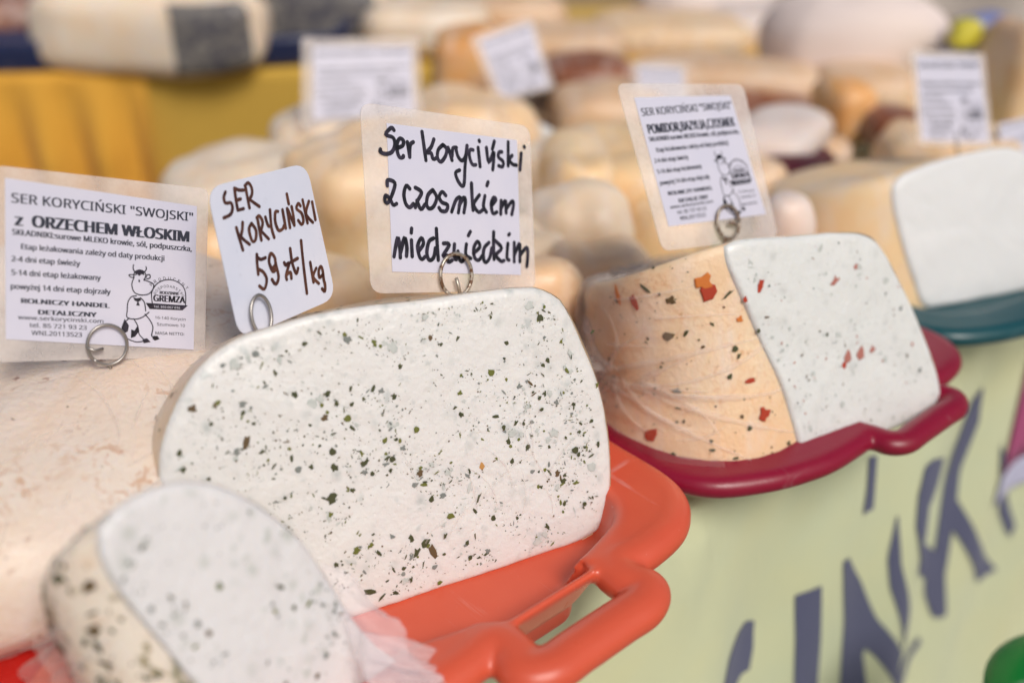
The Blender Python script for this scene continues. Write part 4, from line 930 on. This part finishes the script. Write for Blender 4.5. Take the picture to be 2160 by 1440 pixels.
FILL = [(690, 235, 1.0, 260, 'rind_pale', 'pale cheese under the left blurred card'), (930, 330, .86, 260, 'rind_speck', 'orange speckled cheese hidden behind the garlic card'), (1175, 300, .92, 190, 'rind_pale', 'pale round cheese right of the garlic card'),
 (1420, 300, 1.0, 260, 'rind_speck', 'speckled cheese behind the tomato card'), (440, 470, .72, 260, 'rind_speck', 'brown speckled cheese between the walnut card and the price tag'), (1230, 330, .80, 150, 'rind_gold', 'small golden cheese beside the dark block'), (1130, 560, .62, 190, 'rind_orange', 'orange cheese end behind the herb cheese'),
 (1560, 330, .95, 200, 'rind_orange', 'orange cheese under the wrapped ham'), (1720, 290, 1.05, 160, 'tan', 'tan cheese behind the plain white cheese'), (2010, 270, .98, 300, 'rind_speck', 'speckled cheese at the back behind the white cheese card')]
for i, (x, y, t, w_, m, lb) in enumerate(FILL): put_wheel(x, y, t, w_, None, M[m], lb, seed=60 + i)
# loaves and bars: rounded blocks lying on the far part of the table
def loaf(x, y, t, wpx, hpx, lenm, m, label, cat, ang=0, name='cheese_loaf', group=None, sq=.6, seed=0, floor=0.0):
    """rounded loaf centred at photo point (x, y), depth t"""
    c = dep(x, y, t); a, h = wpx / 2 / FPX * t, hpx / 2 / FPX * t; b = lenm / 2
    root = empty(name, V((c.x, c.y, c.z - h)), label, cat, group); vs, fs = [], []
    nu, nv = 40, 24; X = V((math.cos(ang), math.sin(ang), 0)); Y = V((-math.sin(ang), math.cos(ang), 0))
    sp = lambda q, e: math.copysign(abs(q) ** e, q)
    for j in range(nv + 1):
        th = math.pi * (j / nv - .5)
        for i in range(nu):
            ph = 2 * math.pi * i / nu
            p = X * a * sp(math.cos(th), sq) * sp(math.cos(ph), sq) + Y * b * sp(math.cos(th), sq) * sp(math.sin(ph), sq) + V((0, 0, h * sp(math.sin(th), sq)))
            p = c + p; vs.append(p + (p - c).normalized() * (.012 * nz(p, 9, seed) + .006 * nz(p, 25, seed)))
    fs = [(j * nu + i, j * nu + (i + 1) % nu, (j + 1) * nu + (i + 1) % nu, (j + 1) * nu + i) for j in range(nv) for i in range(nu)]
    mesh('body', vs, fs, m, root); return root
LG = 'smoked and wrapped goods at the back of the stall'
for i, (x, y, t, w_, h, l, m, an, lb, ct_) in enumerate([
  (1530, 175, 1.30, 420, 105, .14, 'tan', -.12, 'long tan smoked loaf left of the plastic bag', 'loaf'),
  (1600, 250, 1.22, 300, 90, .12, 'smoked', .1, 'dark brown loaf under the long tan one', 'loaf'),
  (1240, 160, 1.30, 190, 80, .12, 'smoked', 0, 'dark brown smoked block right of the tilted card', 'loaf'),
  (1190, 95, 1.45, 260, 80, .14, 'tan', .1, 'tan loaf above the dark smoked block', 'loaf'),
  (1420, 75, 1.6, 330, 90, .2, 'rind_speck', 0, 'golden loaf at the top centre of the back table', 'loaf'),
  (1290, 235, 1.18, 240, 110, .12, 'tan', .1, 'tan cheese between garlic and tomato cards, under the dark block', 'loaf'),
  (1650, 300, 1.02, 170, 120, .14, 'pinkham', -.5, 'pinkish white wrapped ham right of the tomato card', 'ham'),
  (1660, 352, .98, 180, 60, .12, 'darkred', -.3, 'dark red tray edge under the wrapped ham', 'tray'),
  (1775, 240, 1.12, 100, 120, .08, 'ochre', .2, 'orange brown cheese block left of the white cheese card', 'loaf'),
  (1875, 265, 1.10, 130, 90, .10, 'smoked', 0, 'dark smoked block tucked behind the white cheese card', 'loaf'),
  (1830, 190, 1.25, 200, 90, .12, 'tan', .2, 'tan loaf leaning behind the ochre block', 'loaf'),
  (1000, 130, 1.25, 190, 150, .12, 'ochre', 0, 'orange rind cheese between the two blurred cards', 'cheese'),
  (900, 55, 1.55, 260, 110, .16, 'rind_pale', 0, 'cream loaf behind the left blurred card', 'loaf'),
  (1080, 30, 1.7, 230, 80, .16, 'tan', 0, 'tan loaf at the top edge, right of the cream one', 'loaf'),
  (2125, 170, 1.2, 90, 240, .1, 'tan', .1, 'brown hanging loaf at the right edge', 'loaf'),
  (1650, 60, 1.7, 330, 120, .2, 'pinkham', .1, 'pale pink wrapped loaf under the plastic bag', 'loaf'),
  (30, 55, 1.75, 190, 150, .2, 'smoked', .2, 'dark brown loaf in the upper left corner', 'loaf')]):
    loaf(x, y, t, w_, h, l, M[m], lb, ct_, an, 'smoked_loaf' if ct_ == 'loaf' else 'wrapped_' + ct_ if ct_ != 'tray' else 'small_tray', LG, .62, i)
bgr = loaf(1800, 95, 1.35, 400, 230, .2, M['bag'], 'crumpled translucent pinkish plastic bag at the top right', 'bag', 0, 'plastic_bag', None, .8, 31)
bgr = loaf(1480, 10, 1.8, 300, 130, .2, M['bag'], 'grey beige plastic bag at the top centre', 'bag', 0, 'plastic_bag', None, .8, 32)
pk = loaf(2055, 100, 1.25, 110, 130, .06, M['packet_blue'], 'small packet with yellow top and blue side at upper right', 'packet', .1, 'packet', None, .5, 33)
c = dep(2040, 70, 1.20); q = loaf(2035, 68, 1.22, 62, 55, .03, M['packet_yellow'], None, None, 0, 'x', None, .5, 34)
for o in list(q.children): o.name = 'yellow_flap'; mw = o.location + q.location - pk.location; o.parent = pk; o.location = mw
bpy.data.objects.remove(q)

# ------------------------------------------------------------------ the second table with yellow cloths, upper left
c0, c1 = dep(-260, 165, 1.42), dep(1150, 150, 1.52); zt = c0.z
b2 = empty('side_table', V((c0.x, c0.y + .4, -.8)), 'side table behind the stall with yellow cloths on it', 'table')
X2 = V((c1.x - c0.x, c1.y - c0.y, 0)); l2 = X2.length; X2.normalize(); Y2 = V((-X2.y, X2.x, 0))
org = V((c0.x, c0.y, zt))
mesh('table_top', *box(org + X2 * l2 * .9 + Y2 * .46 + V((0, 0, -.016)), l2 * .93, .45, .013, X2, Y2), M['wood'], b2, False)
for a_, b_ in ((.05, .06), (l2 * 1.7, .06), (.05, .85), (l2 * 1.7, .85)): mesh('leg', *box(org + X2 * a_ + Y2 * b_ + V((0, 0, -.43 - zt / 2)), .02, .02, .37 + zt / 2, X2, Y2), M['wood'], b2, False)
def drape(name, a0, a1, m, label, amp, freq, lift, ph):
    root = empty(name, org + X2 * (a0 + a1) / 2, label, 'tablecloth', 'yellow cloths on the side table')
    def f(a, b):
        x = a0 + (a1 - a0) * a
        if b < .2: return org + X2 * x + Y2 * (.5 * (1 - b / .2)) + V((0, 0, lift))
        d = (b - .2) / .8 * .72; k = min(1, d / .12)
        return org + X2 * x - Y2 * (.012 + lift + k * amp * (1 + math.sin(x * freq + ph + 1.5 * nz((x * 3, d, 0))))) + V((0, 0, lift - d))
    sheet('fabric', f, 140, 60, m, root)
drape('tablecloth', -.15, .375, M['cloth_gold'], 'golden yellow cloth hanging in folds at the far left', .016, 85, .003, 1)
drape('tablecloth', .34, l2 * 1.75, M['cloth_olive'], 'smooth olive yellow cloth right of the golden one', .003, 12, .0, 0)
nt_ = empty('blue_tray', org + X2 * .3 + Y2 * .15, 'long navy blue tray on the yellow side table', 'tray')
prof = [(0, .003), (.92, .003), (.95, .012), (1, .016), (1, .012), (.97, .0)]
vs, fs = [], []; nn = 64
for k, z in prof:
    for i in range(nn):
        a_ = 2 * math.pi * i / nn; sp = lambda q: math.copysign(abs(q) ** .28, q)
        vs.append(org + X2 * (.20 + .47 * k * sp(math.cos(a_))) + Y2 * (.17 + .18 * k * sp(math.sin(a_))) + V((0, 0, z * 2.6 + .006)))
for j in range(len(prof) - 1):
    for i in range(nn): fs.append((j * nn + i, j * nn + (i + 1) % nn, (j + 1) * nn + (i + 1) % nn, (j + 1) * nn + i))
mesh('dish', vs, fs, M['navy'], nt_)
def labelled(x, y, t, w_, h, l, an, lx, ly, lw, lh, label, seed):
    r = loaf(x, y, t, w_, h, l, M['rind_pale'], label, 'cheese', an, 'labelled_cheese', 'cheeses with grey labels', .55, seed)
    # label: a curved sticker laid over the near side
    c = dep(x, y, t); a, hh = w_ / 2 / FPX * t, h / 2 / FPX * t; b = l / 2; vs = []
    X = V((math.cos(an), math.sin(an), 0)); Y = V((-math.sin(an), math.cos(an), 0)); sp = lambda q, e: math.copysign(abs(q) ** e, q)
    for j in range(15):
        for i in range(15):
            th = (-.75 + 1.35 * j / 14 * lh); ph = -1.57 + lx + (i / 14 - .5) * lw
            p = X * a * sp(math.cos(th), .55) * sp(math.cos(ph), .55) + Y * b * sp(math.cos(th), .55) * sp(math.sin(ph), .55) + V((0, 0, hh * sp(math.sin(th), .55)))
            p = c + p; vs.append(p + (p - c).normalized() * (.012 * nz(p, 9, seed) + .006 * nz(p, 25, seed) + .0035))
    mesh('label', vs, [(j * 15 + i, j * 15 + i + 1, (j + 1) * 15 + i + 1, (j + 1) * 15 + i) for j in range(14) for i in range(14)], M['label_grey'], r)
labelled(315, 60, 1.45, 500, 178, .14, -.06, .62, 0, .95, 1.0, 'cream cheese with dark grey label lying on the navy tray', 41)
labelled(660, 20, 1.66, 330, 160, .18, 0, .1, 0, 1.5, 1.0, 'cheese with grey label standing behind the left blurred card', 42)

# ------------------------------------------------------------------ lower right corner, backdrop
tub = empty('plastic_tub', onz(2330, 1570, -.45), 'bright green plastic tub below the tablecloth at the lower right', 'tub')
c = dep(2330, 1560, .62); vs, fs = [], []; pr = [(0, -.16), (.05, -.16), (.055, -.15), (.068, .0), (.072, .035), (.074, .05), (.069, .056), (.055, .062), (.02, .066), (0, .067)]
for r, z in pr:
    for i in range(48): a_ = 2 * math.pi * i / 48; vs.append(c + V((math.cos(a_) * r, math.sin(a_) * r, z - .03)))
for j in range(len(pr) - 1):
    for i in range(48): fs.append((j * 48 + i, j * 48 + (i + 1) % 48, (j + 1) * 48 + (i + 1) % 48, (j + 1) * 48 + i))
mesh('body', vs, fs, M['green_plastic'], tub)
tub.location = c + V((0, 0, -.19)); 
for o in tub.children: o.location = V((0, 0, 0)) - (c + V((0, 0, -.19))) + onz(2330, 1570, -.45)
po = empty('poster', dep(2165, 900, .88), 'pink and lilac poster hanging at the right edge of the cloth', 'poster')
wa, sa = on_cloth((2160 - 1440) * 2.182, (800 - 780) * 2.182); wb, sb = on_cloth((2150 - 1440) * 2.182, (962 - 780) * 2.182); wc, sc2 = on_cloth((2138 - 1440) * 2.182, (1020 - 780) * 2.182)
sa = .02
sheet('pink_sheet', lambda a, b: cloth_surf(wa + .13 * a, sa + (sb - sa) * b) + EO * .003, 12, 8, M['poster_pink'], po, .0005)
sheet('lilac_sheet', lambda a, b: cloth_surf(wa + .13 * a, sb + .0005 + (sc2 - sb) * b) + EO * .003, 12, 8, M['poster_lilac'], po, .0005)
bk = empty('canvas_wall', V((0, 3.4, -.8)), 'beige grey canvas wall closing the stall at the back', 'canvas wall')
sheet('fabric', lambda a, b: V(((a - .5) * 8, 3.4 + .05 * math.sin(a * 60) + .02 * math.sin(a * 131), -.79 + b * 1.6)), 160, 8, M['canvas'], bk)
